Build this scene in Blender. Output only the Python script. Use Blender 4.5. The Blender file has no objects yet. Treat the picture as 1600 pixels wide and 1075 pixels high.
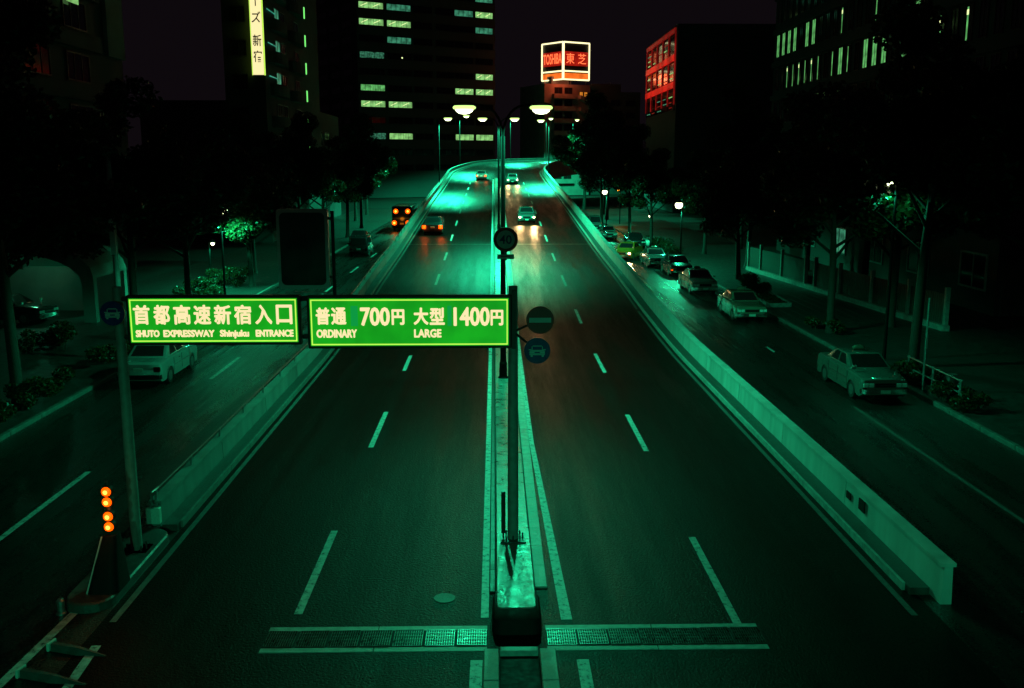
import bpy, bmesh, math, random
from mathutils import Vector, Matrix, Euler
import numpy as np
random.seed(7)
R = math.radians
SC = bpy.context.scene
COL = SC.collection

# ------------------------------------------------------------------ camera, sky, exposure
cam = bpy.data.objects.new('camera', bpy.data.cameras.new('camera'))
COL.objects.link(cam)
cam.location = (0, 0, 8.0)
cam.rotation_euler = (R(90 - 10.65), 0, R(-1.03))
cam.data.sensor_width = 36.0
cam.data.lens = 33.75
cam.data.clip_start = 0.1
cam.data.clip_end = 3000
SC.camera = cam

w = bpy.data.worlds.new('World'); SC.world = w; w.use_nodes = True
wn = w.node_tree; bg = wn.nodes['Background']
# overcast city night: one even, faint violet-black sky glow
bg.inputs['Color'].default_value = (1.0, 0.66, 0.95, 1)
bg.inputs['Strength'].default_value = 0.0040

SC.view_settings.view_transform = 'Standard'
SC.view_settings.look = 'None'
SC.view_settings.exposure = 0.0
SC.view_settings.gamma = 1.0
SC.render.engine = 'CYCLES'
SC.cycles.use_denoising = True
SC.cycles.max_bounces = 5
SC.cycles.diffuse_bounces = 2
SC.cycles.glossy_bounces = 3
SC.cycles.transmission_bounces = 3
SC.cycles.transparent_max_bounces = 8
SC.cycles.volume_bounces = 0
SC.cycles.sample_clamp_indirect = 3.0
SC.cycles.use_light_tree = True
SC.cycles.caustics_reflective = False
SC.cycles.caustics_refractive = False

MERC = (0.02, 1.0, 0.44)        # mercury vapour street lamps, as the film saw them
LAMP_W = 3300.0

# ------------------------------------------------------------------ helpers
class MB:
    def __init__(s): s.v = []; s.f = []
    def add(s, vs, fs):
        n = len(s.v); s.v += [tuple(v) for v in vs]; s.f += [tuple(i + n for i in f) for f in fs]; return s
    def box(s, c, d, rz=0.0, m=None):
        x, y, z = d[0] / 2, d[1] / 2, d[2] / 2
        vs = [Vector((a * x, b * y, e * z)) for e in (-1, 1) for b in (-1, 1) for a in (-1, 1)]
        M = m if m is not None else Matrix.Rotation(rz, 3, 'Z')
        vs = [M @ v + Vector(c) for v in vs]
        return s.add(vs, [(0, 2, 3, 1), (4, 5, 7, 6), (0, 1, 5, 4), (1, 3, 7, 5), (3, 2, 6, 7), (2, 0, 4, 6)])
    def bx(s, x0, x1, y0, y1, z0, z1): return s.box(((x0 + x1) / 2, (y0 + y1) / 2, (z0 + z1) / 2), (x1 - x0, y1 - y0, z1 - z0))
    def tube(s, pts, r, n=8, cap=True):
        pts = [Vector(p) for p in pts]; rs = r if isinstance(r, (list, tuple)) else [r] * len(pts)
        rings = []; up = None
        for i, p in enumerate(pts):
            t = (pts[min(i + 1, len(pts) - 1)] - pts[max(i - 1, 0)]).normalized()
            if up is None: up = Vector((1, 0, 0)) if abs(t.x) < .9 else Vector((0, 1, 0))
            a = (up - t * up.dot(t)).normalized(); b = t.cross(a); up = a
            rings.append([p + (a * math.cos(k * 2 * math.pi / n) + b * math.sin(k * 2 * math.pi / n)) * rs[i] for k in range(n)])
        vs = [v for ring in rings for v in ring]; fs = []
        for i in range(len(pts) - 1):
            for k in range(n): fs.append((i * n + k, i * n + (k + 1) % n, (i + 1) * n + (k + 1) % n, (i + 1) * n + k))
        if cap: fs += [tuple(reversed(range(n))), tuple(range((len(pts) - 1) * n, len(pts) * n))]
        return s.add(vs, fs)
    def lathe(s, prof, c=(0, 0, 0), n=16, axis='z'):
        vs = []; fs = []
        for (r, h) in prof:
            for k in range(n):
                a = k * 2 * math.pi / n; p = (r * math.cos(a), r * math.sin(a), h)
                if axis == 'x': p = (p[2], p[0], p[1])
                if axis == 'y': p = (p[0], p[2], p[1])
                vs.append(Vector(p) + Vector(c))
        for i in range(len(prof) - 1):
            for k in range(n): fs.append((i * n + k, i * n + (k + 1) % n, (i + 1) * n + (k + 1) % n, (i + 1) * n + k))
        fs += [tuple(reversed(range(n))), tuple(range((len(prof) - 1) * n, len(prof) * n))]
        return s.add(vs, fs)
    def loft(s, rings, cap=True):
        n = len(rings[0]); vs = [v for r in rings for v in r]; fs = []
        for i in range(len(rings) - 1):
            for k in range(n): fs.append((i * n + k, i * n + (k + 1) % n, (i + 1) * n + (k + 1) % n, (i + 1) * n + k))
        if cap: fs += [tuple(reversed(range(n))), tuple(range((len(rings) - 1) * n, len(rings) * n))]
        return s.add(vs, fs)
    def mesh(s, name, smooth=False, bevel=0.0, seg=2):
        me = bpy.data.meshes.new(name); me.from_pydata(s.v, [], s.f)
        b = bmesh.new(); b.from_mesh(me)
        bmesh.ops.recalc_face_normals(b, faces=b.faces)
        if bevel > 0:
            es = [e for e in b.edges if len(e.link_faces) == 2 and e.calc_face_angle(0) > 0.5]
            bmesh.ops.bevel(b, geom=es, offset=bevel, segments=seg, affect='EDGES', profile=0.5, clamp_overlap=True)
        b.to_mesh(me); b.free()
        if smooth:
            me.polygons.foreach_set('use_smooth', [True] * len(me.polygons))
            try: me.set_sharp_from_angle(angle=R(40))
            except Exception: pass
        me.update(); return me
    def build(s, name, mat, parent=None, smooth=False, bevel=0.0, seg=2):
        return link(name, s.mesh(name, smooth, bevel, seg), mat, parent)

def link(name, me, mat=None, parent=None, loc=None, rot=None):
    o = bpy.data.objects.new(name, me); COL.objects.link(o)
    if mat is not None and me is not None and len(me.materials) == 0: me.materials.append(mat)
    if parent is not None: o.parent = parent
    if loc is not None: o.location = loc
    if rot is not None: o.rotation_euler = rot
    return o
def tag(o, label=None, cat=None, group=None, kind=None):
    if label: o['label'] = label
    if cat: o['category'] = cat
    if group: o['group'] = group
    if kind: o['kind'] = kind
    return o
def empty(name, loc=(0, 0, 0), rz=0.0):
    o = bpy.data.objects.new(name, None); COL.objects.link(o)
    o.location = loc; o.rotation_euler = (0, 0, rz); o.empty_display_size = .3; return o
def copy_tree(o, parent=None):
    c = o.copy(); COL.objects.link(c); c.parent = parent
    for ch in list(o.children): copy_tree(ch, c)
    return c

# ------------------------------------------------------------------ materials
def _nt(name):
    m = bpy.data.materials.new(name); m.use_nodes = True
    return m, m.node_tree, m.node_tree.nodes['Principled BSDF']
def mat(name, col, rough=.6, metal=0.0, var=.25, scale=6.0, bump=.0, bscale=60.0, rvar=.1, coat=0.0, spec=.5, stretch=(1, 1, 1)):
    m, t, p = _nt(name)
    tc = t.nodes.new('ShaderNodeTexCoord')
    n = t.nodes.new('ShaderNodeTexNoise'); n.inputs['Scale'].default_value = scale; n.inputs['Detail'].default_value = 5
    mpg = t.nodes.new('ShaderNodeMapping'); mpg.inputs['Scale'].default_value = stretch
    t.links.new(tc.outputs['Object'], mpg.inputs['Vector']); t.links.new(mpg.outputs['Vector'], n.inputs['Vector'])
    r = t.nodes.new('ShaderNodeValToRGB')
    r.color_ramp.elements[0].position = .3; r.color_ramp.elements[1].position = .7
    r.color_ramp.elements[0].color = tuple(c * (1 - var) for c in col) + (1,)
    r.color_ramp.elements[1].color = tuple(min(1, c * (1 + var)) for c in col) + (1,)
    t.links.new(n.outputs['Fac'], r.inputs['Fac']); t.links.new(r.outputs['Color'], p.inputs['Base Color'])
    mr = t.nodes.new('ShaderNodeMapRange'); mr.inputs['From Min'].default_value = .3; mr.inputs['From Max'].default_value = .7
    mr.inputs['To Min'].default_value = max(.03, rough - rvar); mr.inputs['To Max'].default_value = min(1, rough + rvar)
    t.links.new(n.outputs['Fac'], mr.inputs['Value']); t.links.new(mr.outputs['Result'], p.inputs['Roughness'])
    p.inputs['Metallic'].default_value = metal; p.inputs['Specular IOR Level'].default_value = spec
    p.inputs['Coat Weight'].default_value = coat; p.inputs['Coat Roughness'].default_value = .08
    if bump > 0:
        n2 = t.nodes.new('ShaderNodeTexNoise'); n2.inputs['Scale'].default_value = bscale; n2.inputs['Detail'].default_value = 4
        t.links.new(tc.outputs['Object'], n2.inputs['Vector'])
        b = t.nodes.new('ShaderNodeBump'); b.inputs['Strength'].default_value = bump; b.inputs['Distance'].default_value = .02
        t.links.new(n2.outputs['Fac'], b.inputs['Height']); t.links.new(b.outputs['Normal'], p.inputs['Normal'])
    return m
def emit(name, col, strength, var=0.0, scale=3.0):
    m, t, p = _nt(name)
    p.inputs['Base Color'].default_value = tuple(min(.8, c * .5) for c in col) + (1,)
    p.inputs['Roughness'].default_value = .4
    m.cycles.emission_sampling = 'NONE' if not name.startswith('backlit green') else 'AUTO'
    p.inputs['Emission Color'].default_value = tuple(col) + (1,)
    p.inputs['Emission Strength'].default_value = strength
    if var > 0:
        tc = t.nodes.new('ShaderNodeTexCoord'); n = t.nodes.new('ShaderNodeTexNoise')
        n.inputs['Scale'].default_value = scale; n.inputs['Detail'].default_value = 3
        t.links.new(tc.outputs['Object'], n.inputs['Vector'])
        mr = t.nodes.new('ShaderNodeMapRange'); mr.inputs['From Min'].default_value = .35; mr.inputs['From Max'].default_value = .65
        mr.inputs['To Min'].default_value = strength * (1 - var); mr.inputs['To Max'].default_value = strength * (1 + var)
        t.links.new(n.outputs['Fac'], mr.inputs['Value']); t.links.new(mr.outputs['Result'], p.inputs['Emission Strength'])
    return m
def asphalt(name, base, wet, seed=0.0, r0=.2, r1=.62, spec=.5):
    m, t, p = _nt(name); p.inputs['Specular IOR Level'].default_value = spec
    tc = t.nodes.new('ShaderNodeTexCoord')
    mp = t.nodes.new('ShaderNodeMapping'); mp.inputs['Location'].default_value = (seed, seed * 1.7, 0)
    mp.inputs['Scale'].default_value = (1.5, .10, 1.0)
    t.links.new(tc.outputs['Object'], mp.inputs['Vector'])
    n = t.nodes.new('ShaderNodeTexNoise'); n.inputs['Scale'].default_value = .8; n.inputs['Detail'].default_value = 7; n.inputs['Roughness'].default_value = .68
    t.links.new(mp.outputs['Vector'], n.inputs['Vector'])
    f = t.nodes.new('ShaderNodeTexNoise'); f.inputs['Scale'].default_value = 20; f.inputs['Detail'].default_value = 3; f.inputs['Roughness'].default_value = .7
    t.links.new(tc.outputs['Object'], f.inputs['Vector'])
    add = t.nodes.new('ShaderNodeMath'); add.operation = 'MULTIPLY_ADD'; add.inputs[1].default_value = .8
    t.links.new(f.outputs['Fac'], add.inputs[0]); t.links.new(n.outputs['Fac'], add.inputs[2])
    r = t.nodes.new('ShaderNodeValToRGB'); e = r.color_ramp.elements
    e[0].position = .6; e[1].position = 1.2
    e[0].color = (base * .4, base * .4, base * .41, 1); e[1].color = (base * 2.6, base * 2.55, base * 2.4, 1)
    e[1].position = 1.0
    t.links.new(add.outputs[0], r.inputs['Fac']); t.links.new(r.outputs['Color'], p.inputs['Base Color'])
    mr = t.nodes.new('ShaderNodeMapRange'); mr.inputs['From Min'].default_value = .5 - wet; mr.inputs['From Max'].default_value = .5 + wet
    mr.inputs['To Min'].default_value = r0; mr.inputs['To Max'].default_value = r1
    t.links.new(n.outputs['Fac'], mr.inputs['Value'])
    gr = t.nodes.new('ShaderNodeMath'); gr.operation = 'MULTIPLY_ADD'; gr.inputs[1].default_value = .5
    sb = t.nodes.new('ShaderNodeMath'); sb.operation = 'SUBTRACT'; sb.inputs[1].default_value = .5
    t.links.new(f.outputs['Fac'], sb.inputs[0]); t.links.new(sb.outputs[0], gr.inputs[0]); t.links.new(mr.outputs['Result'], gr.inputs[2]); t.links.new(gr.outputs[0], p.inputs['Roughness'])
    b = t.nodes.new('ShaderNodeBump'); b.inputs['Strength'].default_value = .8; b.inputs['Distance'].default_value = .025
    t.links.new(f.outputs['Fac'], b.inputs['Height']); t.links.new(b.outputs['Normal'], p.inputs['Normal'])
    return m

M = {}
M['asphalt'] = asphalt('wet asphalt', .002, .13, 0, .33, .52, .06)
M['asphalt_side'] = asphalt('wet side road asphalt', .006, .12, 5.3, .20, .42, .5)
M['ground'] = mat('dark ground', (.015, .015, .014), .85, var=.4, scale=1.2, bump=.4, bscale=20)
M['paint'] = mat('worn white road paint', (.50, .50, .47), .5, var=.5, scale=14, bump=.25, bscale=70)
def worn_paint(name, col):
    m, t, p = _nt(name)
    tc = t.nodes.new('ShaderNodeTexCoord'); n = t.nodes.new('ShaderNodeTexNoise'); n.inputs['Scale'].default_value = 7; n.inputs['Detail'].default_value = 9; n.inputs['Roughness'].default_value = .72
    t.links.new(tc.outputs['Object'], n.inputs['Vector'])
    r = t.nodes.new('ShaderNodeValToRGB'); e = r.color_ramp.elements
    e[0].position = .38; e[0].color = (.02, .02, .02, 1); e[1].position = .62; e[1].color = (col, col, col * .95, 1)
    k = e.new(.45); k.color = (col * .62, col * .62, col * .6, 1)
    t.links.new(n.outputs['Fac'], r.inputs['Fac']); t.links.new(r.outputs['Color'], p.inputs['Base Color']); p.inputs['Roughness'].default_value = .55
    return m
M['paint'] = worn_paint('worn white road paint', .58)
M['concrete'] = mat('weathered concrete', (.30, .30, .285), .62, var=.3, scale=2.4, bump=.35, bscale=30)
M['faintpaint'] = mat('faded edge paint', (.10, .10, .095), .55, var=.5, scale=9, bump=.2, bscale=60)
M['dullkerb'] = mat('dirty kerb stone', (.13, .13, .12), .6, var=.4, scale=5, bump=.4, bscale=40)
M['kerb'] = mat('pale kerb stone', (.36, .36, .34), .5, var=.35, scale=5, bump=.4, bscale=40)
M['island'] = mat('wet island concrete', (.17, .17, .155), .36, var=.5, scale=3.2, bump=.8, bscale=9, rvar=.14)
M['gutter'] = mat('dark gutter', (.045, .045, .042), .5, var=.4, scale=5, bump=.4, bscale=30)
M['wall'] = mat('barrier concrete', (.46, .465, .44), .6, var=.22, scale=2.2, bump=.3, bscale=26, stretch=(1, 1, .22))
M['steel'] = mat('galvanised steel', (.32, .33, .33), .38, .85, var=.25, scale=9)
M['darksteel'] = mat('dark painted steel', (.035, .035, .038), .42, .2, var=.3, scale=9)
M['polepaint'] = mat('dark pole paint', (.007, .0075, .0075), .7, 0, var=.2, scale=7, spec=.05)
M['postgrey'] = mat('grey post paint', (.22, .23, .21), .5, 0, var=.2, scale=7)
M['black'] = mat('black rubber', (.008, .008, .009), .7, var=.3, scale=12, spec=.12)
M['grate'] = mat('wet steel grating', (.13, .13, .125), .34, .9, var=.4, scale=12)
M['whitepaint'] = mat('white car paint', (.24, .24, .23), .16, 0, var=.06, scale=2, coat=1.0, rvar=.04)
M['creampaint'] = mat('cream car paint', (.17, .165, .12), .18, 0, var=.06, scale=2, coat=1.0, rvar=.04)
M['greenpaint'] = mat('pale green car paint', (.085, .11, .10), .16, 0, var=.06, scale=2, coat=1.0, rvar=.04)
M['darkpaint'] = mat('dark car paint', (.02, .022, .026), .2, 0, var=.1, scale=2, coat=.8, rvar=.04)
M['silverpaint'] = mat('silver car paint', (.20, .205, .21), .2, .5, var=.06, scale=2, coat=1.0, rvar=.04)
M['yellowpaint'] = mat('yellow car paint', (.55, .16, .012), .3, 0, var=.06, scale=2, coat=.6, rvar=.04)
M['carglass'] = mat('dark car glass', (.012, .014, .016), .06, 0, var=.1, scale=2, rvar=.02, spec=.8)
M['chrome'] = mat('chrome trim', (.7, .7, .7), .16, 1.0, var=.1, scale=4, rvar=.05)
M['tyre'] = mat('tyre rubber', (.016, .016, .016), .75, var=.3, scale=20)
M['plate'] = mat('number plate', (.55, .56, .5), .4, var=.15, scale=20)
M['lensclear'] = mat('unlit lamp lens', (.7, .72, .7), .12, .0, var=.2, scale=30, rvar=.05)
M['lensred'] = mat('unlit red lens', (.22, .012, .01), .2, 0, var=.2, scale=30)
M['bark'] = mat('tree bark', (.03, .025, .02), .85, var=.4, scale=9, bump=.7, bscale=18)
M['bwall'] = mat('dark facade', (.06, .06, .062), .7, var=.2, scale=.5, bump=.1, bscale=8)
M['bwall2'] = mat('grey tile facade', (.05, .05, .048), .7, var=.2, scale=.6, bump=.15, bscale=8)
M['bwall3'] = mat('concrete facade', (.24, .235, .22), .75, var=.25, scale=.5, bump=.15, bscale=8)
M['bframe'] = mat('dark window frame', (.04, .04, .045), .45, .4, var=.2, scale=3)
M['paleframe'] = mat('pale window frame', (.4, .42, .41), .5, .2, var=.2, scale=3)
M['glass'] = mat('dark window glass', (.012, .014, .016), .08, 0, var=.2, scale=.6, rvar=.03, spec=.6)
M['paving'] = mat('pavement slab', (.03, .03, .028), .5, var=.3, scale=4, bump=.5, bscale=26)
M['fencepanel'] = mat('pale fence board', (.09, .09, .08), .65, var=.25, scale=3, bump=.3, bscale=20)
M['red_sign'] = mat('red sign face', (.45, .012, .012), .4, var=.1, scale=8)
M['white_sign'] = mat('white sign face', (.55, .56, .55), .4, var=.1, scale=8)
M['blue_sign'] = mat('blue sign face', (.012, .025, .16), .35, var=.15, scale=8)
M['panel_off'] = mat('unlit display panel', (.03, .034, .034), .3, var=.4, scale=1.4, rvar=.1)
M['signbox'] = mat('black sign casing', (.012, .012, .013), .45, .2, var=.2, scale=6)
# emissive materials: light sources, and light painted onto parts
E_ = {}
E_['lamp'] = emit('lamp lens', (1.0, 1.1, .62), 5.0)
E_['halo_ring'] = emit('painted lamp halo', (.62, 1.0, .26), 1.5)  # halo around the lamp, painted as an emissive colour
E_['lamp_amber'] = emit('amber lamp lens', (1.0, .36, .02), 7.0)
E_['amber'] = emit('amber light', (1.0, .085, .0), 2.2)
E_['amber_core'] = emit('amber bulb', (1.0, .42, .05), 3.0)
E_['brake'] = emit('red tail light', (1.0, .06, .006), 3.0)
E_['head'] = emit('headlight', (1.0, .74, .40), 16.0)
E_['sign_green'] = emit('backlit green sign face', (.008, .34, .010), 1.0, .16, 1.6)
E_['sign_insert'] = emit('backlit bluish green insert', (.004, .30, .05), 1.0)
E_['sign_text'] = emit('backlit cream lettering', (1.0, .80, .44), 1.0)
E_['sign_border'] = emit('backlit yellow-green border', (.60, 1.0, .10), 1.0)
E_['neon_cream'] = emit('cream neon tube', (1.0, .90, .46), 1.7)
E_['neon_red'] = emit('red neon', (1.0, .16, .05), 1.8)
E_['neon_redglow'] = emit('red neon backing', (.40, .012, .006), .8, .3, .5)
E_['neon_orange'] = emit('orange neon panel', (1.0, .20, .02), .85, .25, .6)
E_['red_glow_band'] = emit('painted red glow band', (.62, .008, .006), .7, .5, .25)  # neon light falling on the facade, painted as emission
E_['red_glow_thin'] = emit('painted red glow mullion', (.40, .012, .010), .4, .5, .4)
E_['blade'] = emit('backlit pale sign', (1.0, .86, .42), 1.05)
E_['win_a'] = emit('lit office window', (.34, .80, .24), .62, .45, .9)
E_['win_b'] = emit('dim lit window', (.06, .34, .19), .5, .6, 1.1)
E_['win_e'] = emit('faint window specks', (.10, .5, .28), .22, .95, 2.6)
E_['win_c'] = emit('warm lit window', (.9, .30, .03), .6, .3, 1.0)
E_['win_d'] = emit('green lit window', (.16, .62, .17), .6, .5, 1.2)
E_['tube'] = emit('fluorescent tube', (.85, 1.0, .42), 1.25)
E_['teal_reflection'] = emit('teal reflection strip', (.05, .45, .30), .5, .4, 2)
E_['strip'] = emit('stair lamp', (.22, 1.0, .20), 1.0)

# ------------------------------------------------------------------ road path
ZP = [(-40, 0), (38, 0), (49, .32), (58.5, .85), (71, 1.4), (79, 1.85), (107, 3.4), (142, 5.15), (170, 6.75), (187, 7.75), (207, 8.35), (230, 8.6), (320, 8.7)]
def zroad(s):
    # Hermite through the surveyed points
    for i in range(len(ZP) - 1):
        a, b = ZP[i], ZP[i + 1]
        if s <= b[0]:
            p = ZP[max(i - 1, 0)]; n = ZP[min(i + 2, len(ZP) - 1)]
            h = b[0] - a[0]; t = max(0, (s - a[0]) / h)
            ma = (b[1] - p[1]) / max(1e-6, b[0] - p[0]) if i > 0 else 0
            mb = (n[1] - a[1]) / max(1e-6, n[0] - a[0])
            if i == 0: ma = mb = 0
            if i == 1: ma = 0
            return (2 * t**3 - 3 * t**2 + 1) * a[1] + (t**3 - 2 * t**2 + t) * h * ma + (-2 * t**3 + 3 * t**2) * b[1] + (t**3 - t**2) * h * mb
    return ZP[-1][1]
S0, RAD, CX = 160.0, 92.0, .35
def P(s, off, dz=0.0):
    """point at distance s along the ramp; off = metres right of world x 0 on the straight"""
    z = zroad(s) + dz
    if s <= S0: return Vector((off, s, z))
    th = (s - S0) / RAD; r = RAD - (off - CX)
    return Vector((CX + RAD - r * math.cos(th), S0 + r * math.sin(th), z))
def srange(a, b):
    out = [a]; s = a
    while s < b - 1e-6:
        st = 3.0 if s < 45 else (4.0 if s < S0 else 2.5)
        s = min(b, s + st); out.append(s)
    return out
def ribbon(mb, a, b, o0, o1, dz=0.0):
    ss = srange(a, b); vs = []; fs = []
    for s in ss: vs += [P(s, o0, dz), P(s, o1, dz)]
    for i in range(len(ss) - 1): fs.append((2 * i, 2 * i + 1, 2 * i + 3, 2 * i + 2))
    return mb.add(vs, fs)
def sweep(mb, a, b, prof):
    """closed cross-section of (offset, dz) pairs along the path; dz may be a function of s"""
    rings = [[P(s, o, (d(s) if callable(d) else d)) for o, d in prof] for s in srange(a, b)]
    return mb.loft(rings)

# ------------------------------------------------------------------ setting: ground and roads
g = MB(); g.add([(-1500, -200, -.14), (1500, -200, -.14), (1500, 2500, -.14), (-1500, 2500, -.14)], [(0, 1, 2, 3)])
tag(g.build('ground', M['ground']), kind='structure')

# ramp deck: the road surface, solid below
rd = MB(); sweep(rd, -12, 300, [(-7.0, 0), (7.95, 0), (7.95, -.12), (-7.0, -.12)])
road = tag(rd.build('road', M['asphalt']), kind='structure')
sl = MB(); sl.bx(-14.5, -7.0 - .004, -12, 175, -.2, -.008); side_l = tag(sl.build('side_road', M['asphalt_side']), kind='structure')
sr = MB(); sr.bx(7.95 + .004, 14.75, -12, 175, -.2, -.008); side_r = tag(sr.build('side_road', M['asphalt_side']), kind='structure')

def mark(a, b, o0, o1, name, parent, dz=.006):
    m = MB(); ribbon(m, a, b, o0, o1, dz); return m.build(name, M['faintpaint'] if name == 'edge_line' else M['paint'], parent)
for lo in (-3.57, 4.27):
    off = 16.2 if lo < 0 else 15.7
    k = 0
    while off + k * 10.35 < 150:
        s = off + k * 10.35
        mark(s, s + 4.0, lo - .075, lo + .075, 'lane_dash', road); k += 1
mark(15.95, 300, -6.86, -6.74, 'edge_line', road)
mark(15.95, 300, 7.48, 7.60, 'edge_line', road)
mark(16.0, 150, -.27, -.13, 'median_line', road)
# right-hand median line tapers in towards the island
tl = MB(); tl.add([P(15.9, 1.16, .006), P(15.9, 1.36, .006), P(27, 1.12, .006), P(27, .99, .006)], [(0, 1, 2, 3)])
tl.build('median_line', M['paint'], road)
mark(27.0, 150, .99, 1.12, 'median_line', road)
mark(4, 14.5, -.42, -.22, 'median_line', road); mark(4, 14.5, 1.32, 1.52, 'median_line', road)
def flat(y0, y1, x0, x1, name, parent, z=-.003):
    m = MB(); m.add([(x0, y0, z), (x1, y0, z), (x1, y1, z), (x0, y1, z)], [(0, 1, 2, 3)]); return m.build(name, M['faintpaint'] if name == 'lane_line' else M['paint'], parent)
for y in (20.0 - 1.2, 35.6, 47.5, 59.5, 71.5, 83.5): flat(y, y + (5.7 if y < 20 else 4.2), -10.83, -10.68, 'lane_dash', side_l)
for y in (32.6, 44.0, 56.0, 68.0, 80.0): flat(y, y + 4.2, 9.02, 9.2, 'edge_dash', side_r)
for y in (40.5,): flat(y, y + 1.2, 12.0, 12.12, 'lane_dash', side_r)
flat(10, 31.0, 11.95, 12.07, 'lane_line', side_r)

# splitter nose at the bottom left: two pale lines with kerb blocks between
def strip_pts(name, a, b, wd, parent, z=.003):
    a = Vector(a); b = Vector(b); d = (b - a).normalized(); n = Vector((d.y, -d.x, 0)) * wd / 2
    m = MB(); m.add([a - n, a + n, b + n, b - n], [(0, 1, 2, 3)])
    for i in range(4): m.v[i] = (m.v[i][0], m.v[i][1], z)
    return m.build(name, M['paint'], parent)
strip_pts('splitter_line', (-7.78, 13.2, 0), (-7.58, 17.6, 0), .16, side_l)
strip_pts('splitter_line', (-6.55, 12.2, 0), (-6.74, 15.1, 0), .16, road, .008)
strip_pts('splitter_line', (-7.45, 12.3, 0), (-6.75, 13.55, 0), .30, side_l)

# drainage channel: grates across the road between two pale concrete strips
def grate_line(x0, x1, label):
    t = empty('drain_channel', ((x0 + x1) / 2, 15.24, 0))
    tag(t, label, 'drain', 'drain grates across the road')
    for k, (ya, yb) in enumerate(((14.80, 14.95), (15.54, 15.69))):
        n = int((x1 - x0) / 1.3)
        for i in range(n):
            a = x0 + (x1 - x0) * i / n; b = x0 + (x1 - x0) * (i + 1) / n - .012
            m = MB(); m.bx(a - t.location.x, b - t.location.x, ya - 15.24, yb - 15.24, -.05, .012)
            m.build('channel_edge', M['kerb'], t, bevel=.006, seg=1)
    m = MB(); m.bx(x0 - t.location.x, x1 - t.location.x, -.29, .30, -.05, .004); m.build('channel_floor', M['black'], t)
    n = int((x1 - x0) / .5)
    gm = MB()
    for i in range(13): gm.bx(-.24 + .48 * i / 12 - .006, -.24 + .48 * i / 12 + .006, -.27, .28, .006, .03)
    for j in range(6): gm.bx(-.24, .24, -.27 + .11 * j - .006, -.27 + .11 * j + .006, .007, .028)
    gme = gm.mesh('grate'); gme.materials.append(M['grate'])
    for i in range(n):
        o = link('grate', gme, None, t, ((x0 - t.location.x) + (i + .5) * (x1 - x0) / n, 0, random.uniform(-.002, .006)))
        o.rotation_euler = (random.uniform(-.02, .02), random.uniform(-.02, .02), 0)
grate_line(-3.95, -.14, 'steel drain grates left of the black median nose')
grate_line(.86, 4.6, 'steel drain grates right of the black median nose')

# median island: wet concrete top between dark kerb faces, rounded black nose
isl = MB(); sweep(isl, 16.45, 150, [(.0, -.02), (.0, .17), (.03, .20), (.70, .20), (.73, .17), (.73, -.02)])
island = tag(isl.build('median_island', M['island'], smooth=False), kind='structure')
for side, o0, o1 in (('l', -.115, -.012), ('r', .742, .985)):
    s = 17.0 if side == 'l' else 17.2
    while s < 96:
        L = 1.0
        m = MB(); sweep(m, s, s + L - .014, [(o0, -.02), (o0, .03), (o0 + .01, .04), (o1 - .01, .04), (o1, .03), (o1, -.02)])
        m.build('kerb_stone', M['gutter'] if side == 'l' else M['kerb'], island); s += L
def rrect(x0, x1, y0, y1, r, z, n=5):
    out = []
    for cx, cy, a0 in ((x1 - r, y0 + r, -90), (x1 - r, y1 - r, 0), (x0 + r, y1 - r, 90), (x0 + r, y0 + r, 180)):
        for k in range(n + 1):
            a = R(a0 + 90 * k / n); out.append(Vector((cx + r * math.cos(a), cy + r * math.sin(a), z)))
    return out
nose = MB(); nose.loft([rrect(-.07, .80, 15.35, 16.44, .18, 0.0), rrect(-.06, .79, 15.42, 16.44, .18, .24), rrect(-.02, .75, 15.58, 16.44, .15, .31)])
no = nose.build('nose_cushion', M['black'], smooth=True)
tag(no, 'black rounded rubber cushion capping the near end of the median', 'cushion')
# island top is a slightly raised slab behind the nose
st = MB(); st.loft([rrect(.02, .71, 15.72, 19.6, .10, .203), rrect(.02, .71, 15.72, 19.55, .10, .315), rrect(.03, .70, 15.74, 19.5, .10, .325)])
st.build('island_slab', M['island'], island)
# pocket beside the grates and the near median continuing under the footbridge
nm = MB(); nm.bx(.06, .70, 2, 14.55, -.05, .03); nm_o = tag(nm.build('near_median', M['black']), kind='structure')
for x0, x1 in ((-.20, .05), (.71, .98)):
    y = 14.6
    while y > 4:
        m = MB(); m.bx(x0, x1, y - 1.0, y - .015, -.05, .17); m.build('kerb_stone', M['kerb'], nm_o, bevel=.015, seg=1); y -= 1.0
m = MB(); m.bx(.06, .70, 14.62, 14.78, -.05, .10); m.build('kerb_stone', M['kerb'], nm_o, bevel=.015, seg=1)
m = MB(); m.lathe([(.20, 0), (.20, .012), (.0, .012)], (-.96, 16.8, 0), 20)
m.build('manhole_cover', M['dullkerb'], road)

# kerbs along the ramp walls
for o0, o1 in ((-7.38, -7.05), (7.80, 8.18)):
    k = MB(); sweep(k, 16.8 if o0 > 0 else 20.3, 300, [(o0, -.1), (o0, .14), (o1, .14), (o1, -.1)])
    ko = tag(k.build('kerb', M['gutter']), kind='structure')
    edge = (-7.05, -6.99) if o0 < 0 else (7.74, 7.80)
    s = 17.0 if o0 > 0 else 20.5
    while s < 110:
        m = MB(); sweep(m, s, s + 1.98, [(edge[0], -.05), (edge[0], .155), (edge[1], .155), (edge[1], -.05)])
        m.build('kerb_stone', M['dullkerb'] if o0 < 0 else M['kerb'], ko); s += 2.0

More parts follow.
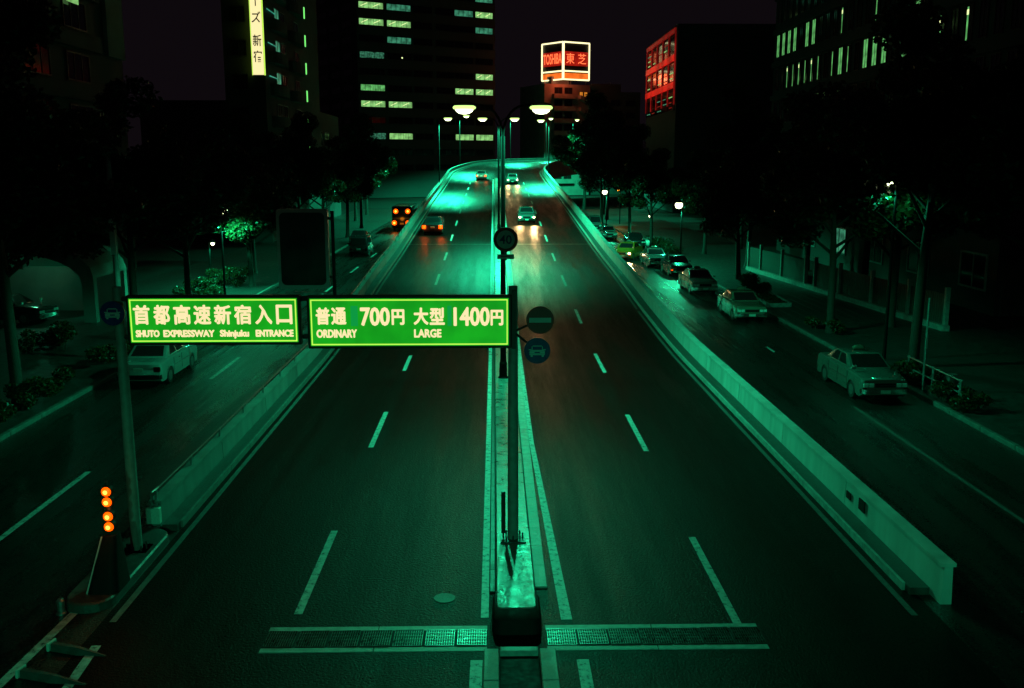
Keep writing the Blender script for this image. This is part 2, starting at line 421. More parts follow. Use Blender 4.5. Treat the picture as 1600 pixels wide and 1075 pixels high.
# ------------------------------------------------------------------ barrier walls of the ramp
M['wall_dark'] = mat('dark barrier concrete', (.15, .152, .143), .6, var=.3, scale=2.2, bump=.3, bscale=26, stretch=(1, 1, .22))  # left barrier wall, darker in tone than the right one
def barrier(x0, x1, s_start, h, label, rail):
    t = empty('barrier_wall', (0, 0, 0)); tag(t, label, 'wall', 'concrete barrier walls of the ramp')
    s = s_start
    while s < 290:
        L = 5.0 if s < 120 else (7.5 if s < S0 else 4.0)
        low = lambda q: -min(zroad(q) + .12, 2.4)
        m = MB(); sweep(m, s, s + L - .04, [(x0, low), (x1, low), (x1 - .03, h), (x0 + .03, h)])
        m.build('wall_panel', M['wall_dark'] if rail else M['wall'], t); s += L
    for (a, b) in ((s_start, 60), (60, 110), (110, 160), (160, 230)):
        m = MB(); sweep(m, a, b - .02, [(x0 - .03, h + .003), (x1 + .03, h + .003), (x1 + .03, h + .07), (x0 - .03, h + .07)])
        m.build('coping', M['wall_dark'] if rail else M['wall'], t)
    if rail:
        xr = (x0 + x1) / 2
        m = MB(); m.tube([P(q, xr, h + .30) for q in srange(s_start, 150)], .03, 6); m.build('handrail', M['darksteel'], t)
        s = s_start + .1
        pm = MB(); pm.bx(-.025, .025, -.03, .03, 0, .25); pme = pm.mesh('rail_post'); pme.materials.append(M['steel'])
        while s < 120:
            link('rail_post', pme, None, t, P(s, xr, h + .065)); s += 2.5
    return t
bl = barrier(-7.62, -7.40, 20.3, .62, 'left concrete barrier wall of the ramp with a steel handrail on top', True)
br = barrier(8.20, 8.42, 16.4, .72, 'right concrete barrier wall of the ramp with a plain flat top', False)
# end plate of the left wall and small plates on the right wall
m = MB(); m.bx(-7.66, -7.36, 20.1, 20.24, .22, .58); m.build('end_plate', M['plate'], bl, bevel=.01, seg=1)
for zz in (.14, .66):
    m = MB(); m.tube([(-7.62, 20.16, zz), (-7.5, 20.05, zz), (-7.4, 20.16, zz)], .025, 6); m.build('end_loop', M['steel'], bl)
m = MB(); m.tube([(-7.51, 20.12, .58), (-7.51, 20.12, .95), (-7.51, 20.6, .92)], .028, 6); m.build('end_post', M['steel'], bl)
for y, hh in ((20.95, .10), (20.1, .16)):
    m = MB(); m.bx(8.17, 8.198, y, y + (.26 if hh < .12 else .34), .36, .36 + hh * 1.6); m.build('wall_plaque', M['black'], br)

gd = MB(); sweep(gd, 100, 300, [(-7.1, -.13), (8.1, -.13), (6.0, -1.4), (-5.4, -1.4)])
tag(gd.build('ramp_girder', M['wall']), kind='structure')
# expansion joint
m = MB(); m.add([P(76.2, -6.9, .007), P(76.2, 7.7, .007), P(76.45, 7.7, .007), P(76.45, -6.9, .007)], [(0, 1, 2, 3)])
m.build('expansion_joint', M['grate'], road)

# ------------------------------------------------------------------ pavements
def pavement(name, x0, x1, y0, y1, slabx0, slabx1, sy0, sy1, step):
    m = MB(); m.bx(x0, x1, y0, y1, -.12, .10); o = tag(m.build(name, M['paving']), kind='structure')
    xk = x0 if x0 > 0 else x1
    y = max(y0, 14)
    sm = MB(); sm.bx(-.08, .08, 0, 1.98, -.1, .125); me = sm.mesh('kerb_stone', bevel=.015, seg=1); me.materials.append(M['dullkerb'])
    while y < 110: link('kerb_stone', me, None, o, (xk + (-.081 if x0 > 0 else .081), y, 0)); y += 2.0
    pm = MB(); pm.bx(0, step - .02, 0, step - .02, 0, .018); pme = pm.mesh('paving_slab', bevel=.004, seg=1); pme.materials.append(M['paving'])
    n = 0; yy = sy0
    while yy < sy1:
        xx = slabx0
        while xx < slabx1 and n < 290:
            link('paving_slab', pme, None, o, (xx, yy, .098 + random.uniform(0, .004))); xx += step; n += 1
        yy += step
    return o
pavement('pavement', 14.92, 24.0, -5, 170, 15.0, 19.6, 47.5, 58, .62)
pavement('pavement', -24.0, -14.66, -5, 170, -1, -2, 0, 0, .6)

# ------------------------------------------------------------------ text helper
def text_mesh(body, bold=.0, extrude=.01):
    cu = bpy.data.curves.new('txt', 'FONT'); cu.body = body; cu.offset = bold; cu.extrude = extrude; cu.resolution_u = 3
    o = bpy.data.objects.new('txt', cu); COL.objects.link(o)
    dg = bpy.context.evaluated_depsgraph_get(); dg.update()
    me = bpy.data.meshes.new_from_object(o.evaluated_get(dg))
    bpy.data.objects.remove(o); bpy.data.curves.remove(cu)
    return me
def put_text(body, x0, x1, z0, z1, y, material, parent, name='letters', bold=.0, M4=None, depth=.012, heavy=0.0):
    """upright lettering facing -Y, fitted to the box x0..x1, z0..z1 in the parent's space"""
    me = text_mesh(body, bold)
    n = len(me.vertices)
    if n == 0: return None
    co = np.zeros(n * 3); me.vertices.foreach_get('co', co); co = co.reshape(-1, 3)
    lo = co.min(0); hi = co.max(0)
    u = (co[:, 0] - lo[0]) / max(1e-6, hi[0] - lo[0]); v = (co[:, 1] - lo[1]) / max(1e-6, hi[1] - lo[1])
    d = (co[:, 2] - lo[2]) / max(1e-6, hi[2] - lo[2])
    out = np.stack([x0 + u * (x1 - x0), y - d * depth, z0 + v * (z1 - z0)], 1)
    me.vertices.foreach_set('co', out.ravel()); me.update(); me.materials.clear(); me.materials.append(material)
    if heavy > 0:      # heavier stroke: shifted copies, each a hair behind the one before
        base = me.copy(); faces = [tuple(p.vertices) for p in base.polygons]; vs = out.tolist(); fs = list(faces)
        for k, (a, b) in enumerate(((1, 0), (-1, 0), (0, 1), (0, -1), (.7, .7), (-.7, .7), (.7, -.7), (-.7, -.7))):
            n0 = len(vs); q = out + np.array([a * heavy, (k + 1) * .0006, b * heavy]); vs += q.tolist(); fs += [tuple(i + n0 for i in f) for f in faces]
        me = bpy.data.meshes.new(name); me.from_pydata(vs, [], fs); me.update(); me.materials.append(material)
    o = link(name, me, None, parent)
    if M4 is not None: o.matrix_local = M4
    return o

# ------------------------------------------------------------------ toll sign gantry
GY = 18.75
gan = empty('sign_gantry', (-3.5, GY, 0)); tag(gan, 'steel gantry carrying the two lit green toll signs over the left lanes', 'gantry')
def gl(x, y=GY, z=0): return (x + 3.5, y - GY, z)
for px in (-7.42, .36):
    m = MB(); m.tube([gl(px, GY + .12, .12), gl(px, GY + .12, 3.0), gl(px, GY + .12, 5.62)], [.115, .105, .09], 14); m.build('post', M['postgrey'], gan, smooth=True)
    m = MB(); m.bx(px + 3.5 - .26, px + 3.5 + .26, -.12, .38, .14 if px < 0 else .327, .17 if px < 0 else .357); m.build('base_plate', M['darksteel'], gan)
    for a in range(8):
        m = MB(); bz = .17 if px < 0 else .357
        m.tube([gl(px + .2 * math.cos(a * .785), GY + .12 + .2 * math.sin(a * .785), bz), gl(px + .2 * math.cos(a * .785), GY + .12 + .2 * math.sin(a * .785), bz + .11)], .018, 6)
        m.build('anchor_bolt', M['darksteel'], gan)
for zz in (4.62, 5.38):
    m = MB(); m.tube([gl(-7.42, GY + .12, zz), gl(.36, GY + .12, zz)], .05, 8); m.build('crossbeam', M['darksteel'], gan)
m = MB(); m.bx(gl(.335)[0] - .005, gl(.335)[0] + .075, -.14, .02, 4.40, 5.56); m.build('end_bracket', M['signbox'], gan)
m = MB(); m.tube([gl(.16, GY + .16, .45), gl(.16, GY + .16, 1.35)], .045, 8); m.build('conduit', M['darksteel'], gan)

def toll_sign(x0, x1, z0, z1, label):
    t = empty('toll_sign', ((x0 + x1) / 2, GY - .15, z0)); tag(t, label, 'sign', 'lit toll signs')
    hw = (x1 - x0) / 2; h = z1 - z0
    m = MB(); m.bx(-hw, hw, -.0, .15, 0, h); m.build('casing', M['signbox'], t, bevel=.015)
    m = MB(); m.bx(-hw + .055, hw - .055, -.012, -.002, .055, h - .055); m.build('face', E_['sign_green'], t)
    a, b = .075, .022
    for name, bxs in (('border', [(-hw + a, hw - a, a, a + b), (-hw + a, hw - a, h - a - b, h - a), (-hw + a, -hw + a + b, a + b, h - a - b), (hw - a - b, hw - a, a + b, h - a - b)]),):
        m = MB()
        for q in bxs: m.bx(q[0], q[1], -.022, -.013, q[2], q[3])
        m.build(name, E_['sign_border'], t)
    for x in (-hw * .6, hw * .6):
        m = MB(); m.bx(x - .03, x + .03, .151, .24, .15, h - .15); m.build('mounting_bracket', M['darksteel'], t)
    return t, hw, h
def fit(u0, u1, v0, v1, hw, h): return (-hw + 2 * hw * u0, -hw + 2 * hw * u1, h * (1 - v1), h * (1 - v0))
s1, hw, h = toll_sign(-7.17, -3.80, 4.50, 5.48, 'lit green sign with eight large Japanese characters and SHUTO EXPRESSWAY ENTRANCE lettering')
L = lambda a: (a - 62) / (1492 - 62); V = lambda b: (b - 78) / (420 - 78)
for ch, (a, b) in zip('首都高速新宿入口', [(125, 250), (290, 415), (455, 585), (620, 752), (788, 918), (952, 1085), (1125, 1255), (1298, 1422)]):
    q = fit(L(a), L(b), V(145), V(272), hw, h); put_text(ch, q[0], q[1], q[2], q[3], -.013, E_['sign_text'], s1, 'character', .0, heavy=.011)
for wd, (a, b) in zip(['SHUTO', 'EXPRESSWAY', 'Shinjuku', 'ENTRANCE'], [(133, 322), (360, 775), (826, 1060), (1122, 1428)]):
    q = fit(L(a), L(b), V(316), V(360 if wd != 'Shinjuku' else 372), hw, h); put_text(wd, q[0], q[1], q[2], q[3], -.013, E_['sign_text'], s1, 'lettering', .0, heavy=.008)
s2, hw, h = toll_sign(-3.67, .325, 4.42, 5.47, 'lit green price sign reading ORDINARY 700 and LARGE 1400 yen')
L = lambda a: (a - 48) / (1275 - 48); V = lambda b: (b - 62) / (325 - 62)
for ch, (a, b), (c, d) in [('普', (104, 182), (122, 202)), ('通', (196, 280), (122, 202)), ('700', (370, 540), (122, 208)), ('円', (558, 628), (132, 204)),
                           ('大', (690, 772), (124, 204)), ('型', (786, 870), (124, 204)), ('1400', (930, 1140), (122, 210)), ('円', (1152, 1222), (136, 208))]:
    q = fit(L(a), L(b), V(c), V(d), hw, h); put_text(ch, q[0], q[1], q[2], q[3], -.013, E_['sign_text'], s2, 'character' if ch not in ('700', '1400') else 'price', .0, heavy=.013 if ch in ('700', '1400') else .011)
for a, b in ((310, 352), (890, 914)):
    q = fit(L(a), L(b), V(112), V(212), hw, h); m = MB(); m.bx(q[0], q[1], -.0135, -.0125, q[2], q[3]); m.build('price_insert', E_['sign_insert'], s2)
for wd, (a, b) in (('ORDINARY', (104, 342)), ('LARGE', (690, 850))):
    q = fit(L(a), L(b), V(230), V(268), hw, h); put_text(wd, q[0], q[1], q[2], q[3], -.013, E_['sign_text'], s2, 'lettering', .0, heavy=.008)

# unlit upright display panel on top of the gantry
dp = empty('display_panel', (-3.76, GY + .16, 5.47)); tag(dp, 'unlit dark upright display panel with a rounded frame above the signs', 'display')
m = MB(); m.loft([[(x, 0, z) for x, y, z in [(v.x, 0, v.y) for v in rrect(-.5, .5, .1, 1.66, .06, 0)]], [(x, .14, z) for x, y, z in [(v.x, 0, v.y) for v in rrect(-.5, .5, .1, 1.66, .06, 0)]]])
m.build('casing', M['white_sign'], dp)
fr = [Vector((v.x, -.004, v.y)) for v in rrect(-.44, .44, .17, 1.59, .10, 0)]
m = MB(); m.loft([fr, [Vector((v.x, .004 - .01, v.z)) for v in fr]]); m.build('screen', M['panel_off'], dp)
m = MB(); m.bx(-.38, .42, -.03, .05, .0, .035); m.build('mount', M['steel'], dp)
m = MB(); m.tube([(.585, .05, -.35), (.585, .05, 1.62)], .035, 8); m.build('post', M['darksteel'], dp)
for zz in (.3, 1.45):
    m = MB(); m.bx(.50, .57, .04, .07, zz, zz + .05); m.build('bracket', M['darksteel'], dp)

# round traffic signs
def disc(mb, r, y0, y1, n=28): return mb.lathe([(r, y0), (r, y1)], (0, 0, 0), n, 'y')
def car_picto(t, r, y):
    m = MB(); s = r / .25
    def pr(x0, x1, z0, z1): m.bx(x0 * s, x1 * s, y - .006, y, z0 * s, z1 * s)
    # front view of a car: roof, pillars, bonnet, lamps, bumper, wheels
    pr(-.085, .085, .085, .10); pr(-.105, -.09, .02, .085); pr(.09, .105, .02, .085)
    pr(-.135, .135, -.005, .018); pr(-.145, -.05, -.055, -.008); pr(.05, .145, -.055, -.008)
    pr(-.05, .05, -.02, -.008); pr(-.05, .05, -.055, -.045)
    pr(-.145, .145, -.083, -.062); pr(-.125, -.085, -.115, -.087); pr(.085, .125, -.115, -.087)
    pr(-.16, -.11, .012, .03); pr(.11, .16, .012, .03)
    m.build('car_symbol', M['white_sign'], t)
def round_sign(name, loc, r, face, label, picto=None, arm=None, rim=None):
    t = empty(name, loc); tag(t, label, 'sign', 'round traffic signs')
    m = MB(); disc(m, r, 0, .02); m.build('back', M['steel'], t)
    m = MB(); disc(m, r, -.006, -.001); m.build('face', rim or face, t)
    if rim:
        m = MB(); disc(m, r * .74, -.012, -.007); m.build('inner_face', face, t)
    if picto: picto(t, r)
    if arm:
        m = MB(); m.tube([(0, .05, 0), arm], .025, 6); m.build('arm', M['darksteel'], t)
        m = MB(); m.bx(-.12 * r / .25, .12 * r / .25, .021, .06, -.02, .02); m.build('bracket', M['darksteel'], t)
    return t
round_sign('traffic_sign', (-7.38 - .02, 18.5, 5.15), .24, M['blue_sign'], 'dark blue round car sign left of the characters sign on the left post', lambda t, r: car_picto(t, r, -.008))
def bar(t, r):
    m = MB(); m.bx(-r * .78, r * .78, -.012, -.007, -r * .17, r * .17); m.build('bar', M['white_sign'], t)
a = round_sign('traffic_sign', (.885, 18.55, 4.985), .275, M['red_sign'], 'dark red round no entry sign with a pale bar right of the median post', bar, (-.53, .30, -.28))
round_sign('traffic_sign', (.83, 18.55, 4.375), .26, M['blue_sign'], 'dark blue round car sign below the no entry sign', lambda t, r: car_picto(t, r, -.008), (-.47, .30, .33))
def forty(t, r): put_text('40', -r * .50, r * .50, -r * .36, r * .36, -.013, M['blue_sign'], t, 'digits', .012)
t40 = round_sign('speed_sign', (.39, 34.4, 5.33), .44, M['white_sign'], 'round 40 speed limit sign on the median lamp post', forty, None, M['red_sign'])
m = MB(); m.bx(-.30, .30, -.006, .01, -.70, -.53); m.build('lower_plate', M['white_sign'], t40)
m = MB(); m.bx(-.17, .17, -.013, -.007, -.63, -.60); m.build('plate_bar', M['red_sign'], t40)
m = MB(); m.tube([(.0, .08, -.75), (.0, .08, .2)], .05, 8); m.build('bracket', M['darksteel'], t40)

# ------------------------------------------------------------------ street lamps
def spot(parent, loc, power, col=MERC, size=147, blend=.2, rot=(0, 0, 0), rad=.22):
    d = bpy.data.lights.new('street_light', 'SPOT'); d.energy = power; d.color = col; d.spot_size = R(size); d.spot_blend = blend; d.shadow_soft_size = rad
    o = bpy.data.objects.new('street_light', d); COL.objects.link(o); o.parent = parent; o.location = loc; o.rotation_euler = rot; return o
def lamp_head(t, loc, dx, dy, power, scale=1.0, col=MERC, lens=None, rot=(0, 0, 0), cone=147):
    c = Vector(loc); ang = math.atan2(dy, dx)
    hd = MB(); hd.loft([[Vector((x, y * wf, z)) for x, y, z in ring] for wf, ring in [
        (1, [(-.15, .05, -.03), (-.15, -.05, -.03), (-.15, -.05, .03), (-.15, .05, .03)]),
        (1, [(.05, .14, -.05), (.05, -.14, -.05), (.05, -.10, .08), (.05, .10, .08)]),
        (1, [(.40, .17, -.05), (.40, -.17, -.05), (.40, -.12, .08), (.40, .12, .08)]),
        (1, [(.62, .08, -.03), (.62, -.08, -.03), (.62, -.06, .03), (.62, .06, .03)])]])
    M3 = Matrix.Rotation(ang, 3, 'Z') * scale
    hd.v = [tuple(M3 @ Vector(v) + c) for v in hd.v]
    h = hd.build('lamp_head', M['polepaint'], t, smooth=True)
    n = 14; ln = MB(); prof = [(1.0, 0.03), (1.04, -.06), (.92, -.15), (.6, -.22), (.2, -.245)]
    vs = []; 
    rings = [[M3 @ Vector((.27 + .30 * rr * math.cos(k * 2 * math.pi / n), .19 * rr * math.sin(k * 2 * math.pi / n), -.052 + zz)) + c for k in range(n)] for rr, zz in prof]
    ln.loft(rings); ln.build('lens', lens or E_['lamp'], h, smooth=True)
    rf = MB(); rf.loft([[M3 @ Vector((.27 + .39 * rr * math.cos(k * 2 * math.pi / n), .27 * rr * math.sin(k * 2 * math.pi / n), -.052 + zz)) + c for k in range(n)] for rr, zz in ((.9, .03), (1.0, -.03), (.95, -.07), (.85, -.09))]); rf.build('halo_ring', E_['halo_ring'], h, smooth=True)  # added glowing ring that imitates the halo around the lens
    spot(t, M3 @ Vector((.27, 0, -.42)) + c, power, col, cone, rot=rot)
def twin_lamp(loc, height, spread, label, power=LAMP_W, cone=147):
    t = empty('street_lamp', loc); tag(t, label, 'street lamp', 'twin street lamps on the median')
    m = MB(); m.tube([(0, 0, 0), (0, 0, 1.2), (0, 0, height - 1.1)], [.12, .105, .075], 12); m.build('pole', M['polepaint'], t, smooth=True)
    m = MB(); m.lathe([(.19, 0), (.19, .04), (.15, .05), (.14, .55), (.12, .6)], (0, 0, 0), 12); m.build('pole_base', M['polepaint'], t)
    for sx in (-1, 1):
        pts = [(0, 0, height - 1.15)]
        for k in range(1, 8):
            a = k / 7 * math.pi / 2; pts.append((sx * (.75 * (1 - math.cos(a))), 0, height - 1.15 + 1.1 * math.sin(a)))
        pts.append((sx * (spread - .2), 0, height - .02))
        m = MB(); m.tube(pts, .045, 8); m.build('arm', M['polepaint'], t, smooth=True)
        lamp_head(t, (sx * (spread - .15), 0, height - .03), sx, 0, power, 1.05, cone=cone)
    return t
twin_lamp((.30, 34.75, .2), 9.85, 1.22, 'near twin-armed street lamp on the median with the speed sign')
twin_lamp((.36, 83.0, zroad(83) + .2), 9.55, 1.22, 'second twin-armed street lamp farther up the median', LAMP_W * 3.0)
twin_lamp((.30, -13.5, .03), 9.85, 1.22, 'twin-armed street lamp on the median behind the footbridge', LAMP_W * 1.15, 174)
def side_lamp(s, off, inward, label, height=9.4, power=LAMP_W * 10):
    b = P(s, off, .70); t = empty('street_lamp', b); tag(t, label, 'street lamp', 'single street lamps on the ramp walls')
    th = max(0, (s - S0) / RAD); dx, dy = inward * math.cos(th), -inward * math.sin(th)
    H = height - .7
    m = MB(); m.tube([(0, 0, 0), (0, 0, H - .6)], [.10, .06], 10); m.build('pole', M['polepaint'], t, smooth=True)
    pts = [(0, 0, H - .62)] + [(dx * .5 * (1 - math.cos(k / 5 * math.pi / 2)), dy * .5 * (1 - math.cos(k / 5 * math.pi / 2)), H - .62 + .6 * math.sin(k / 5 * math.pi / 2)) for k in range(1, 6)] + [(dx * .8, dy * .8, H)]
    m = MB(); m.tube(pts, .045, 8); m.build('arm', M['polepaint'], t, smooth=True)
    lamp_head(t, (dx * .85, dy * .85, H), dx, dy, power, 1.5)
side_lamp(134, -7.55, 1, 'leftmost single street lamp on the left ramp wall')
side_lamp(175, -7.55, 1, 'single street lamp second from the left before the ramp bends')
side_lamp(S0 + RAD * R(27), -7.55, 1, 'single street lamp on the outer bend just right of the median poles', 9.2)
side_lamp(S0 + RAD * R(36), -7.55, 1, 'single street lamp on the outer bend under the neon cube', 9.4)
side_lamp(S0 + RAD * R(42), -7.55, 1, 'farthest single street lamp on the outer bend of the ramp', 9.4)
side_lamp(150, 8.36, -1, 'single street lamp on the right ramp wall beside the dark trees', 9.0)
def post_lamp(loc, h, label, power, col=MERC, lens=None, dx=-1, r=.30):
    t = empty('post_lamp', loc); tag(t, label, 'street lamp', 'post lamps by the side roads')
    m = MB(); m.tube([(0, 0, 0), (0, 0, h)], [.075, .05], 10); m.build('pole', M['polepaint'], t, smooth=True)
    m = MB(); m.tube([(0, 0, h - .05), (dx * .12, 0, h + .12), (dx * .2, 0, h + .16)], .03, 6); m.build('arm', M['polepaint'], t)
    hd = MB(); hd.lathe([(.05, .22), (.15, .16), (.2, .02), (.19, .0)], (dx * .25, 0, h), 14); hh = hd.build('lamp_head', M['polepaint'], t, smooth=True)
    gm = MB(); gm.lathe([(r * .15, -r * 1.5), (r * .6, -r * 1.36), (r * .92, -r * .95), (r, -r * .5), (r * .9, -r * .1), (r * .6, .02)], (dx * .25, 0, h), 16); gm.build('globe', lens or E_['lamp'], hh, smooth=True)
    d = bpy.data.lights.new('street_light', 'SPOT'); d.energy = power; d.color = col; d.shadow_soft_size = .2; d.spot_size = R(172); d.spot_blend = .3
    o = bpy.data.objects.new('street_light', d); COL.objects.link(o); o.parent = t; o.location = (dx * .25, 0, h - r * 1.5 - .25)
post_lamp((14.75, 76.0, .1), 4.85, 'post lamp burning brightest among the right trees beside the taxis', 1100)
post_lamp((13.1, 113.0, .1), 4.8, 'farther green post lamp above the parked cars on the right', 1100)
post_lamp((17.0, 104.0, .1), 2.4, 'low garden lamp right of the farther post lamp', 500, r=.14)
post_lamp((15.9, 38.2, .1), 7.2, 'tall post lamp hidden in the crown of the near right tree', 260, r=.13)
post_lamp((16.6, 128.0, .1), 4.5, 'small amber lamp far off among the right trees', 120, (1, .4, .05), E_['lamp_amber'], r=.13)
post_lamp((-16.2, 57.5, .1), 5.2, 'post lamp among the left trees behind the display panel', 4200, dx=1, r=.2)
post_lamp((-19.5, 66.0, .1), 2.6, 'low garden lamp in the greenery left of the display panel', 220, dx=1, r=.13)
#PART2
# ------------------------------------------------------------------ splitter beacon and blocks
bi = MB(); bi.loft([rrect(-7.95, -7.02, 16.3, 20.0, .42, -.05), rrect(-7.93, -7.04, 16.32, 20.0, .42, .14), rrect(-7.90, -7.07, 16.36, 20.0, .40, .17)])
tag(bi.build('splitter_island', M['gutter']), kind='structure')
be = empty('hazard_beacon', (-7.20, 17.0, .16)); tag(be, 'black hazard beacon with four stacked amber lamps at the wall end', 'beacon')
m = MB(); m.loft([rrect(-.38, .20, -.30, .5, .16, 0), rrect(-.28, .17, -.2, .42, .14, .5), rrect(-.10, .15, -.05, .26, .08, 1.05)]); m.build('housing', M['black'], be, smooth=True)
m = MB(); m.add([(-.372, -.27, .01), (-.342, -.29, .01), (-.095, -.065, 1.04), (-.115, -.05, 1.04)], [(0, 1, 2, 3)])
m.tube([(-.365, -.26, .02), (-.10, -.045, 1.04)], .014, 6); m.build('reflective_edge', M['white_sign'], be)
m = MB(); m.tube([(0.03, .08, 1.08), (0.03, .08, 2.1)], .045, 8); m.build('post', M['darksteel'], be)
for zz in (1.22, 1.42, 1.70, 1.90):
    m = MB(); m.lathe([(.105, .03), (.108, -.08)], (0.03, .08, zz), 14, 'y'); o = m.build('lamp_hood', M['black'], be)
    m = MB(); m.lathe([(.09, -.085), (.075, -.12), (.03, -.14)], (0.03, .08, zz), 14, 'y'); m.build('lamp_lens', E_['amber'], o, smooth=True)
    m = MB(); m.lathe([(.045, -.13), (.035, -.15), (.01, -.16)], (0.03, .08, zz), 12, 'y'); m.build('bulb', E_['amber_core'], o, smooth=True)
d = bpy.data.lights.new('beacon_light', 'POINT'); d.energy = 5; d.color = (1, .16, .005); d.shadow_soft_size = .15
o = bpy.data.objects.new('beacon_light', d); COL.objects.link(o); o.parent = be; o.location = (.03, -.25, 1.56)
# bollard stub and two wedge blocks on the nose
m = MB(); m.lathe([(.09, 0), (.09, .03), (.07, .05), (.07, .26), (.03, .30)], (-7.85, 16.3, -.005), 12)
tag(m.build('reflector_stub', M['steel'], smooth=True), 'small pale reflector stub at the tip of the splitter island', 'reflector')
for k, (x, y, ln) in enumerate(((-7.42, 15.0, 1.0), (-7.52, 14.15, 1.15))):
    t = empty('chatter_block', (x, y, .0), R(-14))
    tag(t, ('pale-faced rubber wedge block nearer the splitter island' if k == 0 else 'pale-faced rubber wedge block at the bottom left corner'), 'lane divider', 'wedge blocks between the splitter lines')
    m = MB(); m.loft([[(0, -.07, 0), (0, .07, 0), (0, .05, .12), (0, -.05, .12)], [(ln * .5, -.10, 0), (ln * .5, .10, 0), (ln * .5, .03, .10), (ln * .5, -.03, .10)], [(ln, -.02, 0), (ln, .02, 0), (ln, .01, .01), (ln, -.01, .01)]]); m.build('wedge', M['gutter'], t)
    m = MB(); m.bx(-.05, -.002, -.11, .11, 0, .15); m.build('reflector_face', M['plate'], t, bevel=.012, seg=1)

# ------------------------------------------------------------------ cars
def lerp_tab(tab, x):
    if x <= tab[0][0]: return tab[0][1]
    for a, b in zip(tab, tab[1:]):
        if x <= b[0]: return a[1] + (b[1] - a[1]) * (x - a[0]) / (b[0] - a[0])
    return tab[-1][1]
MESH = {}
def shared(key, fn):
    if key not in MESH: MESH[key] = fn()
    return MESH[key]
SEDAN = dict(top=[(-2.25, .70), (-2.21, .86), (-2.1, .93), (-1.2, .965), (.9, .945), (2.0, .85), (2.16, .80), (2.2, .66)],
             wid=[(-2.25, .76), (-2.1, .81), (-1.0, .84), (1.0, .84), (2.0, .815), (2.2, .76)], ax=(-1.28, 1.30), ends=(-2.25, 2.2),
             base=(-1.42, .98, .745), roof=(-.78, .22, .60), zb=.95, zr=1.38)
VAN = dict(top=[(-2.1, .72), (-2.06, .95), (1.2, .98), (1.9, .88), (2.1, .70)], wid=[(-2.1, .80), (-1.9, .83), (1.0, .83), (2.1, .74)], ax=(-1.25, 1.3), ends=(-2.1, 2.1),
           base=(-2.04, 1.42, .77), roof=(-1.86, .55, .66), zb=.95, zr=1.72)
def body_mesh(S):
    y0, y1 = S['ends']; ys = set(np.round(np.linspace(y0, y1, 23), 3))
    for ax in S['ax']: ys |= set(np.round(np.linspace(ax - .37, ax + .37, 13), 3))
    for tb in ('top', 'wid'): ys |= {round(a, 3) for a, _ in S[tb]}
    rings = []
    for y in sorted(ys):
        wd = lerp_tab(S['wid'], y); zt = lerp_tab(S['top'], y); zl = .21
        if y < y0 + .12 or y > y1 - .12: zl = .30
        for ax in S['ax']:
            q = .37**2 - (y - ax)**2
            if q > 0: zl = max(zl, .24 + math.sqrt(q) * .98)
        zl = min(zl, zt - .16); zm = max(zl + .03, min(.60, zt - .13))
        rings.append([Vector((sx * w_, y, z)) for sx, w_, z in [(-1, wd - .07, zl), (-1, wd - .015, zl + .02), (-1, wd, zm), (-1, wd - .03, zt - .05), (-1, wd - .09, zt), (-1, wd * .4, zt + .018),
                      (1, wd * .4, zt + .018), (1, wd - .09, zt), (1, wd - .03, zt - .05), (1, wd, zm), (1, wd - .015, zl + .02), (1, wd - .07, zl)]])
    m = MB(); m.loft(rings); return m.mesh('body', smooth=True)
def cabin_corners(S):
    b0, b1, bw = S['base']; r0, r1, rw = S['roof']; zb, zr = S['zb'], S['zr']
    return [Vector(v) for v in [(-bw, b0, zb), (bw, b0, zb), (bw, b1, zb), (-bw, b1, zb), (-rw, r0, zr), (rw, r0, zr), (rw, r1, zr), (-rw, r1, zr)]]
def cabin_mesh(S):
    c = cabin_corners(S); m = MB(); m.add(c, [(3, 2, 1, 0), (4, 5, 6, 7), (0, 1, 5, 4), (1, 2, 6, 5), (2, 3, 7, 6), (3, 0, 4, 7)])
    return m.mesh('cabin', smooth=True, bevel=.045, seg=3)
def pane_mesh(A, B, C, D, u0, u1, v0, v1, lift=.006):
    def at(u, v): return (A * (1 - u) + B * u) * (1 - v) + (D * (1 - u) + C * u) * v
    n = (B - A).cross(D - A).normalized() * lift
    q = [at(u0, v0) + n, at(u1, v0) + n, at(u1, v1) + n, at(u0, v1) + n]
    b = [p - n * 2.5 for p in q]
    m = MB(); m.loft([b, q]); return m.mesh('window')
